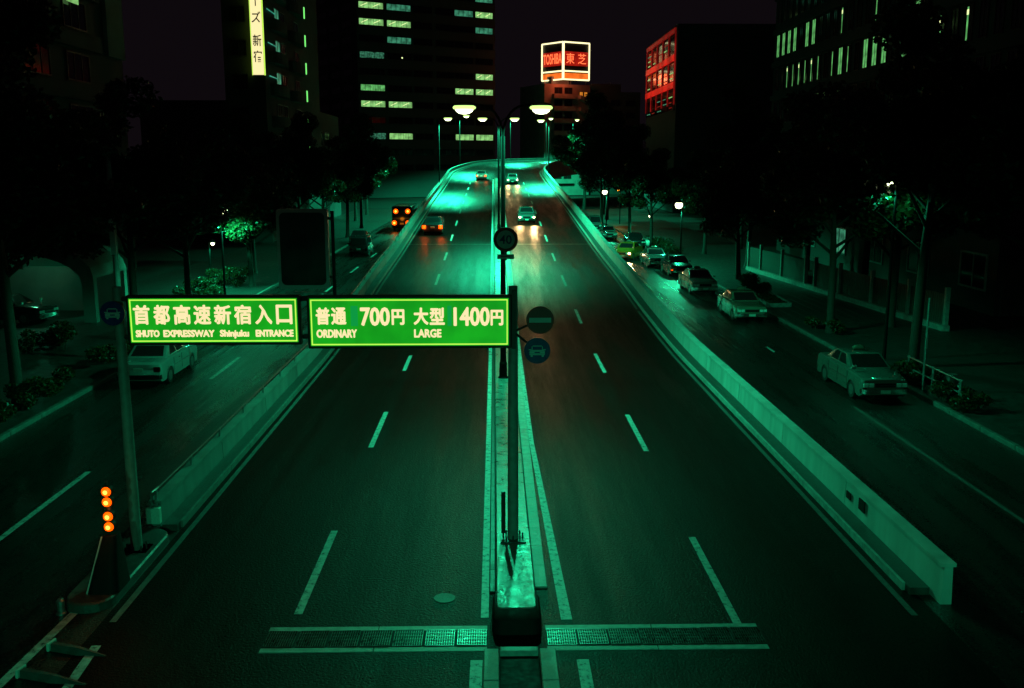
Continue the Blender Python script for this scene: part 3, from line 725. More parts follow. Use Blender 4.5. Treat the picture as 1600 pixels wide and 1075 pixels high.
def make_car(loc, rz, paint, label, kind='sedan', cat='car', group=None, taxi=False, two_tone=None, lit=None, wink=False, mirror_lit=False):
    S = SEDAN if kind == 'sedan' else VAN
    t = empty('taxi' if taxi else ('van' if kind == 'van' else 'car'), loc, rz); tag(t, label, cat, group)
    pk = paint.name
    def ob(name, key, fn, mt, parent=t, **k):
        me = shared((kind, key, mt.name), fn)
        return link(name, me, mt, parent, **k)
    ob('body', 'body', lambda: body_mesh(S), two_tone or paint)
    ob('cabin', 'cabin', lambda: cabin_mesh(S), paint)
    c = cabin_corners(S)
    faces = dict(rear=(c[1], c[0], c[4], c[5]), front=(c[3], c[2], c[6], c[7]), left=(c[0], c[3], c[7], c[4]), right=(c[2], c[1], c[5], c[6]))
    # orientation: make panes lift outward
    ctr = sum(c, Vector()) / 8
    def pane(key, f, u0, u1, v0, v1, name):
        A, B, C, D = f
        n = (B - A).cross(D - A)
        if n.dot((A + B + C + D) / 4 - ctr) < 0: A, B, C, D = B, A, D, C; u0, u1 = 1 - u1, 1 - u0
        ob(name, key, lambda: pane_mesh(A, B, C, D, u0, u1, v0, v1), M['carglass'])
    pane('pr', faces['rear'], .09, .91, .16, .88, 'rear_window'); pane('pf', faces['front'], .08, .92, .10, .90, 'windscreen')
    for sd in ('left', 'right'):
        sp = [(.16, .48), (.53, .86)] if kind == 'sedan' else [(.06, .36), (.40, .62), (.66, .92)]
        if sd == 'right': sp = [(1 - b, 1 - a) for a, b in sp]
        for i, (a, b) in enumerate(sp): pane('p%s%d' % (sd, i), faces[sd], a, b, .14, .88, 'side_window')
    for ax in S['ax']:
        for sx in (-1, 1):
            def wm():
                m = MB(); m.lathe([(.20, -.085), (.28, -.09), (.305, -.06), (.305, .06), (.28, .09), (.20, .085)], (0, 0, 0), 18, 'x'); return m.mesh('wheel', smooth=True)
            def hm():
                m = MB(); m.lathe([(.19, -.095), (.17, -.088), (.06, -.10), (.05, .10), (.17, .088), (.19, .095)], (0, 0, 0), 14, 'x'); return m.mesh('hubcap', smooth=True)
            wo = ob('wheel', 'wheel', wm, M['tyre'], loc=(sx * .72, ax, .305)); ob('hubcap', 'hub', hm, M['steel'], parent=wo)
    y0, y1 = S['ends']
    def bumper(y, s):
        def f():
            m = MB(); ps = [(-.80, y - s * .20), (-.79, y - s * .02), (-.6, y + s * .06), (.6, y + s * .06), (.79, y - s * .02), (.80, y - s * .20)]
            m.loft([[Vector((x, yy, .34)), Vector((x, yy - s * .06, .34)), Vector((x, yy - s * .06, .50)), Vector((x, yy, .50))] for x, yy in ps]); return m.mesh('bumper', smooth=True)
        return f
    ob('bumper', 'bf', bumper(y1, 1), M['chrome'] if taxi or kind == 'sedan' else M['black']); ob('bumper', 'bb', bumper(y0, -1), M['chrome'] if taxi else M['black'])
    def bxm(name, *b):
        def f():
            m = MB(); m.bx(*b); return m.mesh(name, bevel=.012, seg=1)
        return f
    ob('grille', 'grille', bxm('grille', -.36, .36, y1 - .03, y1 + .012, .56, .70), M['black'])
    gb = ob('grille_bar', 'gb', bxm('grille_bar', -.37, .37, y1 + .013, y1 + .022, .62, .635), M['chrome'])
    for i, x in enumerate((-.66, -.47, .47, .66)):
        lm = E_['head'] if lit in ('head', 'both') and abs(x) > .6 else M['lensclear']
        ob('headlight', 'hl%d' % i, bxm('headlight', x - .085, x + .085, y1 - .05, y1 + .02, .57, .70), lm)
    for i, x in enumerate((-.70, .70)):
        ob('indicator', 'in%d' % i, bxm('indicator', x - .07, x + .07, y1 - .05, y1 + .035, .505, .555), E_['amber'] if wink else M['lensred'])
        if lit == 'amber': ob('tail_light', 'tla%d' % i, bxm('tail_light', x - .19, x + .13, y0 - .03, y0 + .05, .56, .86), E_['amber'])
        else: ob('tail_light', 'tl%d' % i, bxm('tail_light', x - .16 if x > 0 else x - .08, x + .08 if x > 0 else x + .16, y0 - .018, y0 + .05, .62, .80), E_['brake'] if lit in ('tail', 'both') else (E_['amber'] if lit == 'amber' else M['lensred']))
    ob('number_plate', 'npf', bxm('number_plate', -.17, .17, y1 + .062, y1 + .072, .36, .48), M['plate'])
    ob('number_plate', 'npb', bxm('number_plate', -.17, .17, y0 - .03, y0 - .019, .62, .76), M['plate'])
    for sx in (-1, 1):
        for j, yy in enumerate((-.88, .02, .92)): ob('door_seam', 'ds%d%d' % (sx, j), bxm('door_seam', sx * .838 - .006, sx * .838 + .006, yy - .008, yy + .008, .34, .90), M['black'])
        ob('side_trim', 'st%d' % sx, bxm('side_trim', sx * .842 - .006, sx * .842 + .006, -.86, .88, .60, .625), M['chrome'])
        if kind == 'sedan':
            def fm():
                m = MB(); m.tube([(0, 0, 0), (sx * .02, 0, .13)], .012, 6); m.box((sx * .03, 0, .18), (.13, .06, .10)); return m.mesh('fender_mirror')
            ob('fender_mirror', 'fm%d' % sx, fm, M['chrome'], loc=(sx * .72, 1.28, .90))
        ob('door_handle', 'dh%d' % sx, bxm('door_handle', sx * .825 - .02, sx * .825 + .02, -.30, -.16, .77, .80), M['chrome'])
    if taxi:
        def rl():
            m = MB(); m.loft([rrect(-.20, .20, -.09, .09, .08, 0), rrect(-.24, .24, -.11, .11, .1, .07), rrect(-.14, .14, -.06, .06, .05, .15)]); return m.mesh('roof_sign', smooth=True)
        ob('roof_sign', 'rs', rl, M['creampaint'], loc=(0, -.28, S['zr'] + .03))
    if lit in ('head', 'both'):
        for x in (-.66, .66):
            d = bpy.data.lights.new('headlight_beam', 'SPOT'); d.energy = 420; d.color = (1, .60, .24); d.spot_size = R(62); d.spot_blend = .8; d.shadow_soft_size = .08
            o = bpy.data.objects.new('headlight_beam', d); COL.objects.link(o); o.parent = t; o.location = (x, y1 + .1, .64); o.rotation_euler = (R(84), 0, 0)
    if lit in ('tail', 'both', 'amber'):
        for x in (-.7, .7):
            d = bpy.data.lights.new('tail_glow', 'POINT'); d.energy = 18; d.color = (1, .12, .015); d.shadow_soft_size = .1
            o = bpy.data.objects.new('tail_glow', d); COL.objects.link(o); o.parent = t; o.location = (x, y0 - .15, .7)
    return t
PR = 'taxis and cars waiting along the right side road'
Z = -.008
make_car((13.15, 33.6, Z), R(181), M['greenpaint'], 'pale green taxi with an oval roof sign, nearest of the right-hand row', taxi=True, cat='taxi', group=PR)
make_car((13.1, 50.3, Z), R(180), M['creampaint'], 'cream taxi with pale roof sign parked second from the camera at the right kerb', taxi=True, cat='taxi', group=PR)
make_car((12.95, 60.8, Z), R(181), M['whitepaint'], 'white taxi with chrome bumper, third from the camera at the right kerb', taxi=True, cat='taxi', group=PR)
make_car((13.35, 70.3, Z), R(180), M['darkpaint'], 'black car with an amber indicator lit, right behind the white taxi', cat='car', group=PR, wink=True)
make_car((12.7, 76.2, Z), R(181), M['silverpaint'], 'silver taxi behind the black car in the right-hand row', taxi=True, cat='taxi', group=PR)
make_car((11.4, 82.0, Z), R(158), M['yellowpaint'], 'yellow taxi pulling out at an angle with headlights and indicators on', taxi=True, cat='taxi', group=PR, lit='head', wink=True)
make_car((13.6, 93.5, Z), R(180), M['darkpaint'], 'dark car behind the yellow taxi in the right-hand row', cat='car', group=PR)
make_car((12.2, 104.0, Z), R(180), M['whitepaint'], 'small far white car between the ramp wall and the trees', cat='car', group=PR)
make_car((12.2, 118.0, Z), R(180), M['silverpaint'], 'farthest silver van by the right ramp wall', kind='van', cat='van', group=PR)
PL = 'vehicles on the left side road'
make_car((-12.85, 36.3, Z), R(0), M['whitepaint'], 'white sedan seen from behind on the left side road beyond the gantry post', cat='car', group=PL)
make_car((-11.8, 85.6, Z), R(0), M['darkpaint'], 'dark tall van seen from behind on the left side road', kind='van', cat='van', group=PL)
make_car((-13.6, 97.5, Z), R(0), M['darkpaint'], 'dark sedan parked ahead of the tall van at the left kerb', cat='car', group=PL)
make_car((-24.6, 48.6, .1), R(-100), M['darkpaint'], 'dark car parked inside the lit arched porch at far left', cat='car')
PM = 'cars driving on the ramp'
def on_ramp(s, off, rz, *a, **k):
    pos = P(s, off, .004); t = make_car(pos, 0, *a, **k)
    th = max(0, (s - S0) / RAD); slope = math.atan((zroad(s + 1.3) - zroad(s - 1.3)) / 2.6)
    t.rotation_euler = Euler((slope if rz == 0 else -slope, 0, rz - th), 'XYZ'); return t
on_ramp(84.0, -5.25, 0, M['darkpaint'], 'dark car with glowing amber tail lights in the outer left lane of the ramp', group=PM, lit='amber')
on_ramp(150.0, -2.0, 0, M['silverpaint'], 'far car with small red tail lights in the inner left lane of the ramp', group=PM, lit='tail')
on_ramp(92.0, 3.0, R(180), M['silverpaint'], 'nearer of two oncoming cars with headlights on, right half of the ramp', group=PM, lit='head')
on_ramp(142.0, 2.6, R(180), M['whitepaint'], 'oncoming far white car with headlights on where the ramp climbs', group=PM, lit='head')

# bus with four amber lamps at its rear
bu = empty('bus', (-11.15, 121.0, Z)); tag(bu, 'bus seen from behind with four big amber lamps on the left side road', 'bus', PL)
m = MB(); m.bx(-1.2, 1.2, -4.5, 4.5, .35, 2.95); m.build('body', M['darkpaint'], bu, smooth=True, bevel=.12, seg=3)
m = MB(); m.bx(-1.0, 1.0, -4.512, -4.49, 1.75, 2.5); m.build('rear_window', M['carglass'], bu)
m = MB(); m.bx(-1.15, 1.15, -4.515, -4.49, 1.42, 1.62); m.build('rear_band', M['greenpaint'], bu)
m = MB(); m.bx(-1.2, 1.2, -4.60, -4.45, .38, .62); m.build('bumper', M['black'], bu, bevel=.03)
m = MB(); m.bx(-.25, .25, -4.52, -4.5, .75, .98); m.build('number_plate', M['plate'], bu)
for x, z in ((-.72, 2.36), (.72, 2.36), (-.92, .98), (.72, .98)):
    m = MB(); m.lathe([(.30, 0), (.28, -.06), (.15, -.10)], (x, -4.515, z), 16, 'y'); o = m.build('amber_lamp', E_['amber'], bu, smooth=True)
    m = MB(); m.lathe([(.15, -.09), (.12, -.125), (.05, -.14)], (x, -4.515, z), 12, 'y'); m.build('bulb', E_['amber_core'], o, smooth=True)
for sx in (-1, 1):
    for y in (-2.9, 2.7):
        m = MB(); m.lathe([(.3, -.13), (.48, -.13), (.5, -.08), (.5, .08), (.48, .13), (.3, .13)], (sx * 1.05, y, .5), 18, 'x'); m.build('wheel', M['tyre'], bu, smooth=True)
    for k in range(5):
        m = MB(); m.bx(sx * 1.205 - .008, sx * 1.205 + .008, -3.9 + k * 1.6, -2.5 + k * 1.6, 1.6, 2.45); m.build('side_window', M['carglass'], bu)
d = bpy.data.lights.new('amber_glow', 'POINT'); d.energy = 14; d.color = (1, .25, .015); d.shadow_soft_size = .3
o = bpy.data.objects.new('amber_glow', d); COL.objects.link(o); o.parent = bu; o.location = (0, -4.9, 1.4)

# ------------------------------------------------------------------ trees and greenery
def leaf_mat(name, c):
    m, t, p = _nt(name)
    geo = t.nodes.new('ShaderNodeNewGeometry')
    r = t.nodes.new('ShaderNodeValToRGB'); e = r.color_ramp.elements
    e[0].color = (c[0] * .45, c[1] * .5, c[2] * .45, 1); e[1].color = (c[0] * 1.5, c[1] * 1.4, c[2] * 1.3, 1)
    t.links.new(geo.outputs['Random Per Island'], r.inputs['Fac']); t.links.new(r.outputs['Color'], p.inputs['Base Color'])
    p.inputs['Roughness'].default_value = .42
    tr = t.nodes.new('ShaderNodeBsdfTranslucent'); mx = t.nodes.new('ShaderNodeMixShader'); mx.inputs[0].default_value = .35
    t.links.new(r.outputs['Color'], tr.inputs['Color']); t.links.new(p.outputs[0], mx.inputs[1]); t.links.new(tr.outputs[0], mx.inputs[2])
    t.links.new(mx.outputs[0], t.nodes['Material Output'].inputs['Surface'])
    return m
M['leaf'] = leaf_mat('tree leaves', (.024, .04, .014)); M['leaf2'] = leaf_mat('shrub leaves', (.03, .05, .017))
rng = np.random.default_rng(11)
def leaves_mesh(name, centers, radii, n, size, flat=.75):
    cs = np.array(centers); rs = np.array(radii); wgt = rs**2 / (rs**2).sum()
    idx = rng.choice(len(cs), n, p=wgt)
    d = rng.normal(size=(n, 3)); d /= np.linalg.norm(d, axis=1)[:, None]
    rad = rs[idx] * rng.uniform(.35, 1.05, n)**.6
    pos = cs[idx] + d * rad[:, None] * np.array([1, 1, flat])
    a = rng.normal(size=(n, 3)) + d * .3; a[:, 2] *= .6; a /= np.linalg.norm(a, axis=1)[:, None]
    b = np.cross(a, rng.normal(size=(n, 3))); b /= np.linalg.norm(b, axis=1)[:, None]
    s = size * rng.uniform(.6, 1.35, n)[:, None]
    q = np.stack([pos - a * s, pos + b * s * .5, pos + a * s, pos - b * s * .5], 1).reshape(-1, 3)
    me = bpy.data.meshes.new(name); me.from_pydata(q.tolist(), [], np.arange(4 * n).reshape(-1, 4).tolist()); me.update(); return me
def tree_meshes(k, H, spread, clear, nleaf, size):
    rd_ = random.Random(100 + k); m = MB()
    lean = (rd_.uniform(-.4, .4), rd_.uniform(-.4, .4))
    top = H * .62
    tp = [(0, 0, 0), (lean[0] * .15, lean[1] * .15, .5), (lean[0] * .4, lean[1] * .4, clear), (lean[0], lean[1], top)]
    m.tube(tp, [.26, .19, .16, .07], 9)
    cs, rs = [], []
    for i in range(11):
        z0 = clear + (top - clear) * (i / 11) * .9; a = i * 2.4 + rd_.uniform(-.4, .4)
        f = (z0 - clear) / (top - clear); L = spread * (1.0 - .45 * f) * rd_.uniform(.7, 1.1)
        s0 = Vector((lean[0] * (.4 + .6 * f), lean[1] * (.4 + .6 * f), z0))
        e = s0 + Vector((math.cos(a) * L, math.sin(a) * L, L * rd_.uniform(.35, .9)))
        mid = (s0 + e) / 2 + Vector((0, 0, .25))
        m.tube([s0, mid, e], [.085 * (1 - .4 * f), .05, .02], 6)
        for j in range(3):
            q = mid.lerp(e, .2 + .4 * j) + Vector((rd_.uniform(-.7, .7), rd_.uniform(-.7, .7), rd_.uniform(-.2, .8)))
            m.tube([mid.lerp(e, .3 + .3 * j), q], [.03, .01], 4)
            cs.append(tuple(q)); rs.append(rd_.uniform(.65, 1.25))
    for i in range(9):
        a = rd_.uniform(0, 6.28); rr = spread * .55 * rd_.random()**.5
        cs.append((lean[0] + rr * math.cos(a), lean[1] + rr * math.sin(a), top + (H - top) * rd_.uniform(.05, .85))); rs.append(rd_.uniform(.7, 1.3))
    tm = m.mesh('trunk', smooth=True); tm.materials.append(M['bark'])
    lm = leaves_mesh('crown', cs, rs, nleaf, size); lm.materials.append(M['leaf'])
    return tm, lm
TV = [tree_meshes(k, H, sp, cl, n, .125) for k, (H, sp, cl, n) in enumerate([(11.5, 3.6, 3.4, 26000), (10.5, 3.9, 3.0, 26000), (12.5, 3.4, 4.0, 26000), (9.0, 3.0, 2.6, 18000)])]
def tree(x, y, v, sc, rz, label, group, z=.1):
    t = empty('street_tree', (x, y, z), rz); t.scale = (sc, sc, sc); tag(t, label, 'tree', group)
    link('trunk', TV[v][0], None, t); link('crown', TV[v][1], None, t)
GR = 'trees along the right pavement'; GLf = 'trees along the left pavement'
for x, y, v, sc, rz, lb in [
    (15.95, 44.7, 0, 1.0, .3, 'dark tree with a straight trunk on the right pavement beyond the nearest taxi'),
    (19.4, 46.2, 1, 1.05, 1.6, 'dark tree beside the pale fence, right of the straight pavement tree'),
    (16.5, 36.9, 2, 1.1, 2.7, 'near right tree whose leaves glow around the hidden lamp'),
    (21.5, 37.0, 1, 1.25, 4.2, 'broad black tree at the right edge behind the pipe fence'),
    (18.6, 27.5, 0, 1.2, 5.1, 'nearest black tree filling the right edge of the photo'),
    (16.9, 66.0, 3, 1.0, 3.5, 'small tree beside the planting bed at the right kerb'),
    (19.3, 73.0, 3, 1.05, .8, 'small tree just before the brightest post lamp'),
    (18.6, 85.0, 0, .9, 2.0, 'tree just behind the brightest post lamp'),
    (15.2, 93.0, 1, .9, 3.9, 'far right tree beyond the yellow taxi'),
    (14.6, 104.0, 2, .95, 5.6, 'far right tree beside the farther green lamp'),
    (13.6, 122.0, 0, 1.1, .2, 'far right tree over the ramp wall'),
    (16.0, 138.0, 1, 1.35, 1.2, 'tall dark tree close to the right ramp wall'),
    (17.0, 152.0, 2, 1.5, 2.3, 'tall dark tree hiding the right side of the bend'),
    (15.5, 168.0, 0, 1.5, 3.0, 'tallest dark tree at the inside of the bend'),
    (22.5, 58.0, 0, 1.2, 2.2, 'garden tree behind the pale fence posts'),
    (23.5, 72.0, 1, 1.25, .5, 'garden tree behind the far end of the pale fence'),
    (23.0, 90.0, 2, 1.2, 3.3, 'garden tree behind the low garden lamp')]:
    tree(x, y, v, sc, rz, lb, GR)
for x, y, v, sc, rz, lb in [
    (-15.9, 31.5, 2, 1.05, .4, 'leftmost street tree rising from the hedge'),
    (-16.2, 43.0, 0, 1.0, 2.0, 'street tree behind the round car sign on the left'),
    (-16.8, 52.5, 1, .95, 3.1, 'street tree above the characters sign on the left'),
    (-15.8, 62.5, 3, 1.0, 4.4, 'small lit tree beside the display panel'),
    (-17.5, 70.0, 0, 1.0, 5.2, 'street tree right behind the display panel'),
    (-15.9, 80.0, 2, .95, .9, 'street tree left of the dark tall van'),
    (-16.3, 92.0, 1, 1.0, 2.6, 'street tree beyond the dark tall van'),
    (-16.0, 105.0, 0, 1.05, 3.7, 'far street tree left of the bus'),
    (-16.5, 120.0, 2, 1.1, 4.9, 'far street tree beside the bus'),
    (-19.5, 136.0, 1, 1.1, .1, 'far street tree close to the left ramp wall'),
    (-20.0, 152.0, 0, 1.2, 1.5, 'farthest street tree at the outside of the bend'),
    (-20.5, 38.5, 3, 1.2, 1.1, 'low bushy tree in front of the arched porch')]:
    tree(x, y, v, sc, rz, lb, GLf)
def hedge(name, x0, x1, y0, y1, h, n, label, cat='hedge', group='hedges and shrubs', size=.07):
    cx, cy = (x0 + x1) / 2, (y0 + y1) / 2
    t = empty(name, (cx, cy, .1)); tag(t, label, cat, group)
    cs, rs = [], []; rd_ = random.Random(int(abs(cx * 31 + cy * 7)))
    k = max(6, int((x1 - x0) * (y1 - y0) * 2.2))
    for i in range(k):
        r = rd_.uniform(.28, .5) * min(1, h)
        cs.append((rd_.uniform(x0, x1) - cx, rd_.uniform(y0, y1) - cy, rd_.uniform(.2, max(.25, h - r)))); rs.append(r)
    me = leaves_mesh('foliage', cs, rs, n, size); me.materials.append(M['leaf2']); link('foliage', me, None, t)
    m = MB()
    for c in cs[::2]: m.tube([(c[0] * .9, c[1] * .95, 0), c], [.02, .008], 4)
    m.build('stems', M['bark'], t)
hedge('hedge', -16.0, -14.9, 26.0, 33.5, 1.1, 9000, 'low hedge at the left kerb in front of the leftmost tree')
hedge('hedge', -16.0, -14.9, 34.5, 46.0, 1.0, 9000, 'low hedge beside the white sedan on the left')
hedge('shrub', -20.0, -18.0, 40.0, 42.0, 1.5, 3500, 'round shrub in front of the arched porch', 'shrub')
hedge('shrub', -18.6, -16.6, 55.5, 59.5, 1.4, 4500, 'lit shrub above the right end of the characters sign', 'shrub')
hedge('shrub', -18.4, -16.4, 61.0, 65.0, 1.5, 4500, 'lit shrub left of the display panel post', 'shrub')
hedge('shrub', 15.0, 16.4, 43.8, 46.0, .8, 2500, 'dark clipped shrub at the foot of the straight pavement tree', 'shrub')
hedge('shrub', 15.2, 16.6, 57.6, 61.0, 1.3, 4000, 'leafy shrub behind the cream taxi at the right kerb', 'shrub')
hedge('shrub', 15.0, 16.2, 30.0, 35.5, .9, 4000, 'dark shrub behind the nearest taxi', 'shrub')
hedge('shrub', 15.2, 16.6, 84.0, 96.0, 1.1, 6000, 'far shrubs along the right kerb beyond the brightest lamp', 'shrub')
# grassy planting bed with pale edging
pb = empty('planting_bed', (16.0, 55.2, .1)); tag(pb, 'triangular grass bed with pale edging stones beside the cream taxi', 'planting bed')
for (a, b) in (((-.75, -2.5), (.55, -2.3)), ((.55, -2.3), (.75, 2.4)), ((-.75, -2.5), (-.75, 2.4))):
    a = Vector(a); b = Vector(b); n = 3 if (b - a).length > 2 else 1
    for i in range(n):
        p = a.lerp(b, (i + .5) / n); dv = b - a; m = MB(); m.box((p.x, p.y, .12), (dv.length / n - .02, .12, .24), math.atan2(dv.y, dv.x)); m.build('edging_stone', M['kerb'], pb)
cs = [(rng.uniform(-.6, .45), rng.uniform(-2.2, 2.2), .16) for _ in range(30)]
me = leaves_mesh('grass', cs, [.22] * 30, 4000, .06, .4); me.materials.append(M['leaf2']); tag(link('grass', me, None, pb), kind='stuff')

# pale fence behind the right pavement
fe = empty('garden_fence', (20.2, 58.0, .1)); tag(fe, 'pale vertical board fence with posts behind the right pavement', 'fence')
bm_ = MB(); bm_.bx(-.02, .02, -.085, .085, .3, 1.75); bme = bm_.mesh('board', bevel=.006, seg=1); bme.materials.append(M['fencepanel'])
pm_ = MB(); pm_.bx(-.11, .11, -.11, .11, 0, 2.1); pme = pm_.mesh('post', bevel=.02, seg=1); pme.materials.append(M['kerb'])
def fxy(y): return 21.3 - (y - 48.2) * (1.6 / 18.0) - 20.2
y = 45.0
while y < 72:
    if 60.0 < y < 61.5: y += .2; continue
    link('board', bme, None, fe, (fxy(y), y - 58.0, random.uniform(-.01, .01))); y += .195
for y in (45.0, 48.5, 52.5, 56.5, 60.0, 61.5, 65.5, 69.5, 72.0): link('post', pme, None, fe, (fxy(y) - .02, y - 58.0, 0))
m = MB(); m.loft([[(fxy(y) - .2, y - 58, 0), (fxy(y) + .15, y - 58, 0), (fxy(y) + .15, y - 58, .28), (fxy(y) - .2, y - 58, .28)] for y in (44.9, 72.1)]); m.build('plinth', M['kerb'], fe)

# pipe fence and sign post at the near right kerb
pf = empty('pipe_fence', (15.25, 33.0, .1)); tag(pf, 'low steel pipe fence at the near right kerb beside the taxi', 'fence')
for y in (30.4, 32.4, 34.4):
    m = MB(); m.tube([(0, y - 33, 0), (0, y - 33, .95)], .045, 8); m.build('post', M['steel'], pf)
for z in (.9, .5):
    m = MB(); m.tube([(0, 30.3 - 33, z), (0, 34.5 - 33, z)], .03, 8); m.build('rail', M['steel'], pf)
sp_ = empty('sign_post', (15.15, 32.9, .1)); tag(sp_, 'thin steel sign post beside the pipe fence', 'post')
m = MB(); m.tube([(0, 0, 0), (0, 0, 3.3)], .04, 8); m.build('post', M['steel'], sp_)
m = MB(); m.bx(-.03, .03, -.05, -.042, 1.5, 2.0); m.build('reflector_band', M['white_sign'], sp_)
m = MB(); m.loft([rrect(.0, .26, -.1, .1, .04, 0), rrect(-.02, .28, -.12, .12, .04, .42)]); m.v = [(v[0] + 15.4, v[1] + 31.6, v[2] + .55) for v in m.v]
tag(m.build('litter_basket', M['steel']), 'small pale basket hung on the pipe fence', 'basket')
# utility pole left of the gantry
m = MB(); m.tube([(-15.3, 39.0, 0), (-15.3, 39.0, 8.5)], [.14, .10], 10)
up = m.build('utility_pole', M['concrete'], smooth=True); tag(up, 'slim concrete utility pole left of the characters sign', 'pole')
m = MB(); m.bx(-15.42, -15.2, 38.86, 38.89, 4.4, 6.6); m.build('advert_strip', M['white_sign'], up)
#PART3
# ------------------------------------------------------------------ buildings
def building(name, label, loc, rz, wd, dp_, ht, wall, group='buildings around the junction'):
    """local frame: front face on y = 0 looking towards -y, width along x from 0, depth along +y"""
    t = empty(name, loc, rz); tag(t, label, 'building', group)
    m = MB(); m.bx(0, wd, 0, dp_, 0, ht); m.build('wall', wall, t)
    return t
def win_meshes(key, w_, h_, fr, frame):
    def f():
        m = MB(); m.bx(0, w_, -.10, .0, 0, fr); m.bx(0, w_, -.10, .0, h_ - fr, h_); m.bx(0, fr, -.10, .0, fr, h_ - fr); m.bx(w_ - fr, w_, -.10, .0, fr, h_ - fr)
        nm_ = max(2, round(w_ / 1.25))
        for i_ in range(1, nm_): m.bx(w_ * i_ / nm_ - fr * .3, w_ * i_ / nm_ + fr * .3, -.08, .0, fr, h_ - fr)
        me = m.mesh('window'); me.materials.append(frame); return me
    def p(mt):
        def q():
            m = MB(); m.bx(fr, w_ - fr, -.045, -.01, fr, h_ - fr); me = m.mesh('pane'); me.materials.append(mt); return me
        return q
    return f, p
def window(t, x, z, w_, h_, fr, frame, pane, face='front', wd=0, tubes=0):
    f, p = win_meshes(None, w_, h_, fr, frame)
    o = link('window', shared(('win', w_, h_, fr, frame.name), f), None, t)
    if face == 'front': o.location = (x, 0, z)
    elif face == 'left': o.location = (0, x, z); o.rotation_euler = (0, 0, R(-90)); 
    elif face == 'right': o.location = (wd, x, z); o.rotation_euler = (0, 0, R(90))
    link('pane', shared(('pane', w_, h_, fr, pane.name), p(pane)), None, o)
    if tubes:
        m = MB()
        for k in range(tubes):
            a = fr + (w_ - 2 * fr) * (k + .15) / tubes; b = a + (w_ - 2 * fr) * .55 / tubes
            m.add([(a, -.055, h_ * .35), (a + .12, -.055, h_ * .30), (b + .12, -.055, h_ * .78), (b, -.055, h_ * .84)], [(0, 1, 2, 3)])
            m.add([(a, -.048, h_ * .35), (a + .12, -.048, h_ * .30), (b + .12, -.048, h_ * .78), (b, -.048, h_ * .84)], [(3, 2, 1, 0)])
        m.build('ceiling_tube', E_['tube'], o)
    return o

# office tower in the centre: ribbon windows, some floors lit
TW = building('office_tower', 'tall dark office tower with scattered lit ribbon windows behind the lamps', (-31.2, 228, 0), R(30), 36.2, 30, 64, M['bwall'])
fh = 3.64
for k in range(1, 16):
    m = MB(); m.bx(-.06, 36.26, -.14, -.004, k * fh + .62, k * fh + 2.5); m.build('spandrel', M['bwall'], TW)
litmap = {12: {5: 'b'}, 11: {0: 'a', 1: 'b', 4: 'b', 5: 'a'}, 10: {0: 'a', 1: 'a', 5: 'b'}, 9: {1: 'b'}, 8: {0: 'e'},
          7: {5: 'a'}, 6: {0: 'd', 4: 'a', 5: 'a'}, 5: {0: 'a', 1: 'a'}, 3: {0: 'e', 1: 'a', 4: 'a', 5: 'a'}}
bays = [(.5, 6.2), (7.4, 6.2), (14.1, 5.0), (20.0, 5.0), (25.0, 5.2), (30.7, 5.0)]
for k in range(1, 15):
    for b_, (x, w_) in enumerate(bays):
        q = litmap.get(k, {}).get(b_)
        pm = {'a': E_['win_a'], 'b': E_['win_b'], 'd': E_['win_d'], 'e': E_['win_e'], None: M['glass']}[q]
        window(TW, x, k * fh + 2.62, w_, 1.55, .10, M['bframe'], pm, tubes=2 if q == 'a' and k > 4 else 0)
for k in range(2, 15):
    for x in (9, 17, 25): window(TW, x, k * fh + 2.62, 6.0, 1.55, .10, M['bframe'], M['glass'], face='left')
m = MB(); m.bx(11.0, 11.3, -.16, -.02, 8 * fh + 3.0, 8 * fh + 3.3); m.build('stray_lamp', E_['tube'], TW)

# apartment block with the vertical blade sign
AP = building('apartment_block', 'apartment block with rounded balconies and the vertical lit sign', (-26.6, 98.5, 0), 0, 4.0, 30, 46, M['bwall2'])
for k in range(3, 14):
    z = k * 3.2 - 1.0
    # rounded balcony parapets on the street side
    for y0 in (2.0, 11.5):
        m = MB(); pts = []
        for q in range(9):
            a = math.pi * q / 8; pts.append((4.0 + .9 * math.sin(a), y0 + 3.6 - 3.6 * math.cos(a)))
        ri = [(x, y, z - .2) for x, y in pts] + [(3.95, y0 + 7.2, z - .2), (3.95, y0, z - .2)]
        m.loft([[Vector(v) for v in ri], [Vector((v[0], v[1], z + .95)) for v in ri]]); m.build('balcony', M['bwall2'], AP)
    for y0, mt in ((2.6, 'b' if k in (5, 6, 7, 8) else None), (5.4, 'd' if k == 8 else None), (12.5, None)):
        window(AP, y0 + 2.2, z + 1.0, 2.2, 1.3, .07, M['paleframe'], E_['win_b'] if mt == 'b' else (E_['win_d'] if mt == 'd' else M['glass']), face='right', wd=4.0)
    window(AP, .7, z + .2, 1.6, 1.5, .07, M['bframe'], M['glass'])
    m = MB(); m.bx(4.02, 4.12, 21.0, 21.3, z + .3, z + 1.6); m.build('stair_lamp', E_['strip'], AP)
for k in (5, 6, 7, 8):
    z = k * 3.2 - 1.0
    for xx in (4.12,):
        m = MB(); m.bx(xx + .05, xx + .11, 1.0, 4.6, z + 1.55, z + 1.65); m.build('rail_reflection', E_['teal_reflection'], AP)  # emissive strip that paints a teal reflection along the balcony
bs = empty('blade_sign', (-23.1, 97.9, 16.5)); tag(bs, 'tall vertical backlit sign with dark Japanese characters on the apartment block', 'sign')
m = MB(); m.bx(-.55, .55, 0, .5, 0, 16.0); m.build('casing', M['signbox'], bs)
m = MB(); m.bx(-.54, .54, -.02, -.004, .05, 15.9); m.build('face', E_['blade'], bs)
for x_ in (-.62, .56):
    m = MB(); m.bx(x_, x_ + .06, -.03, .3, .02, 15.95); m.build('lit_edge', E_['sign_border'], bs)
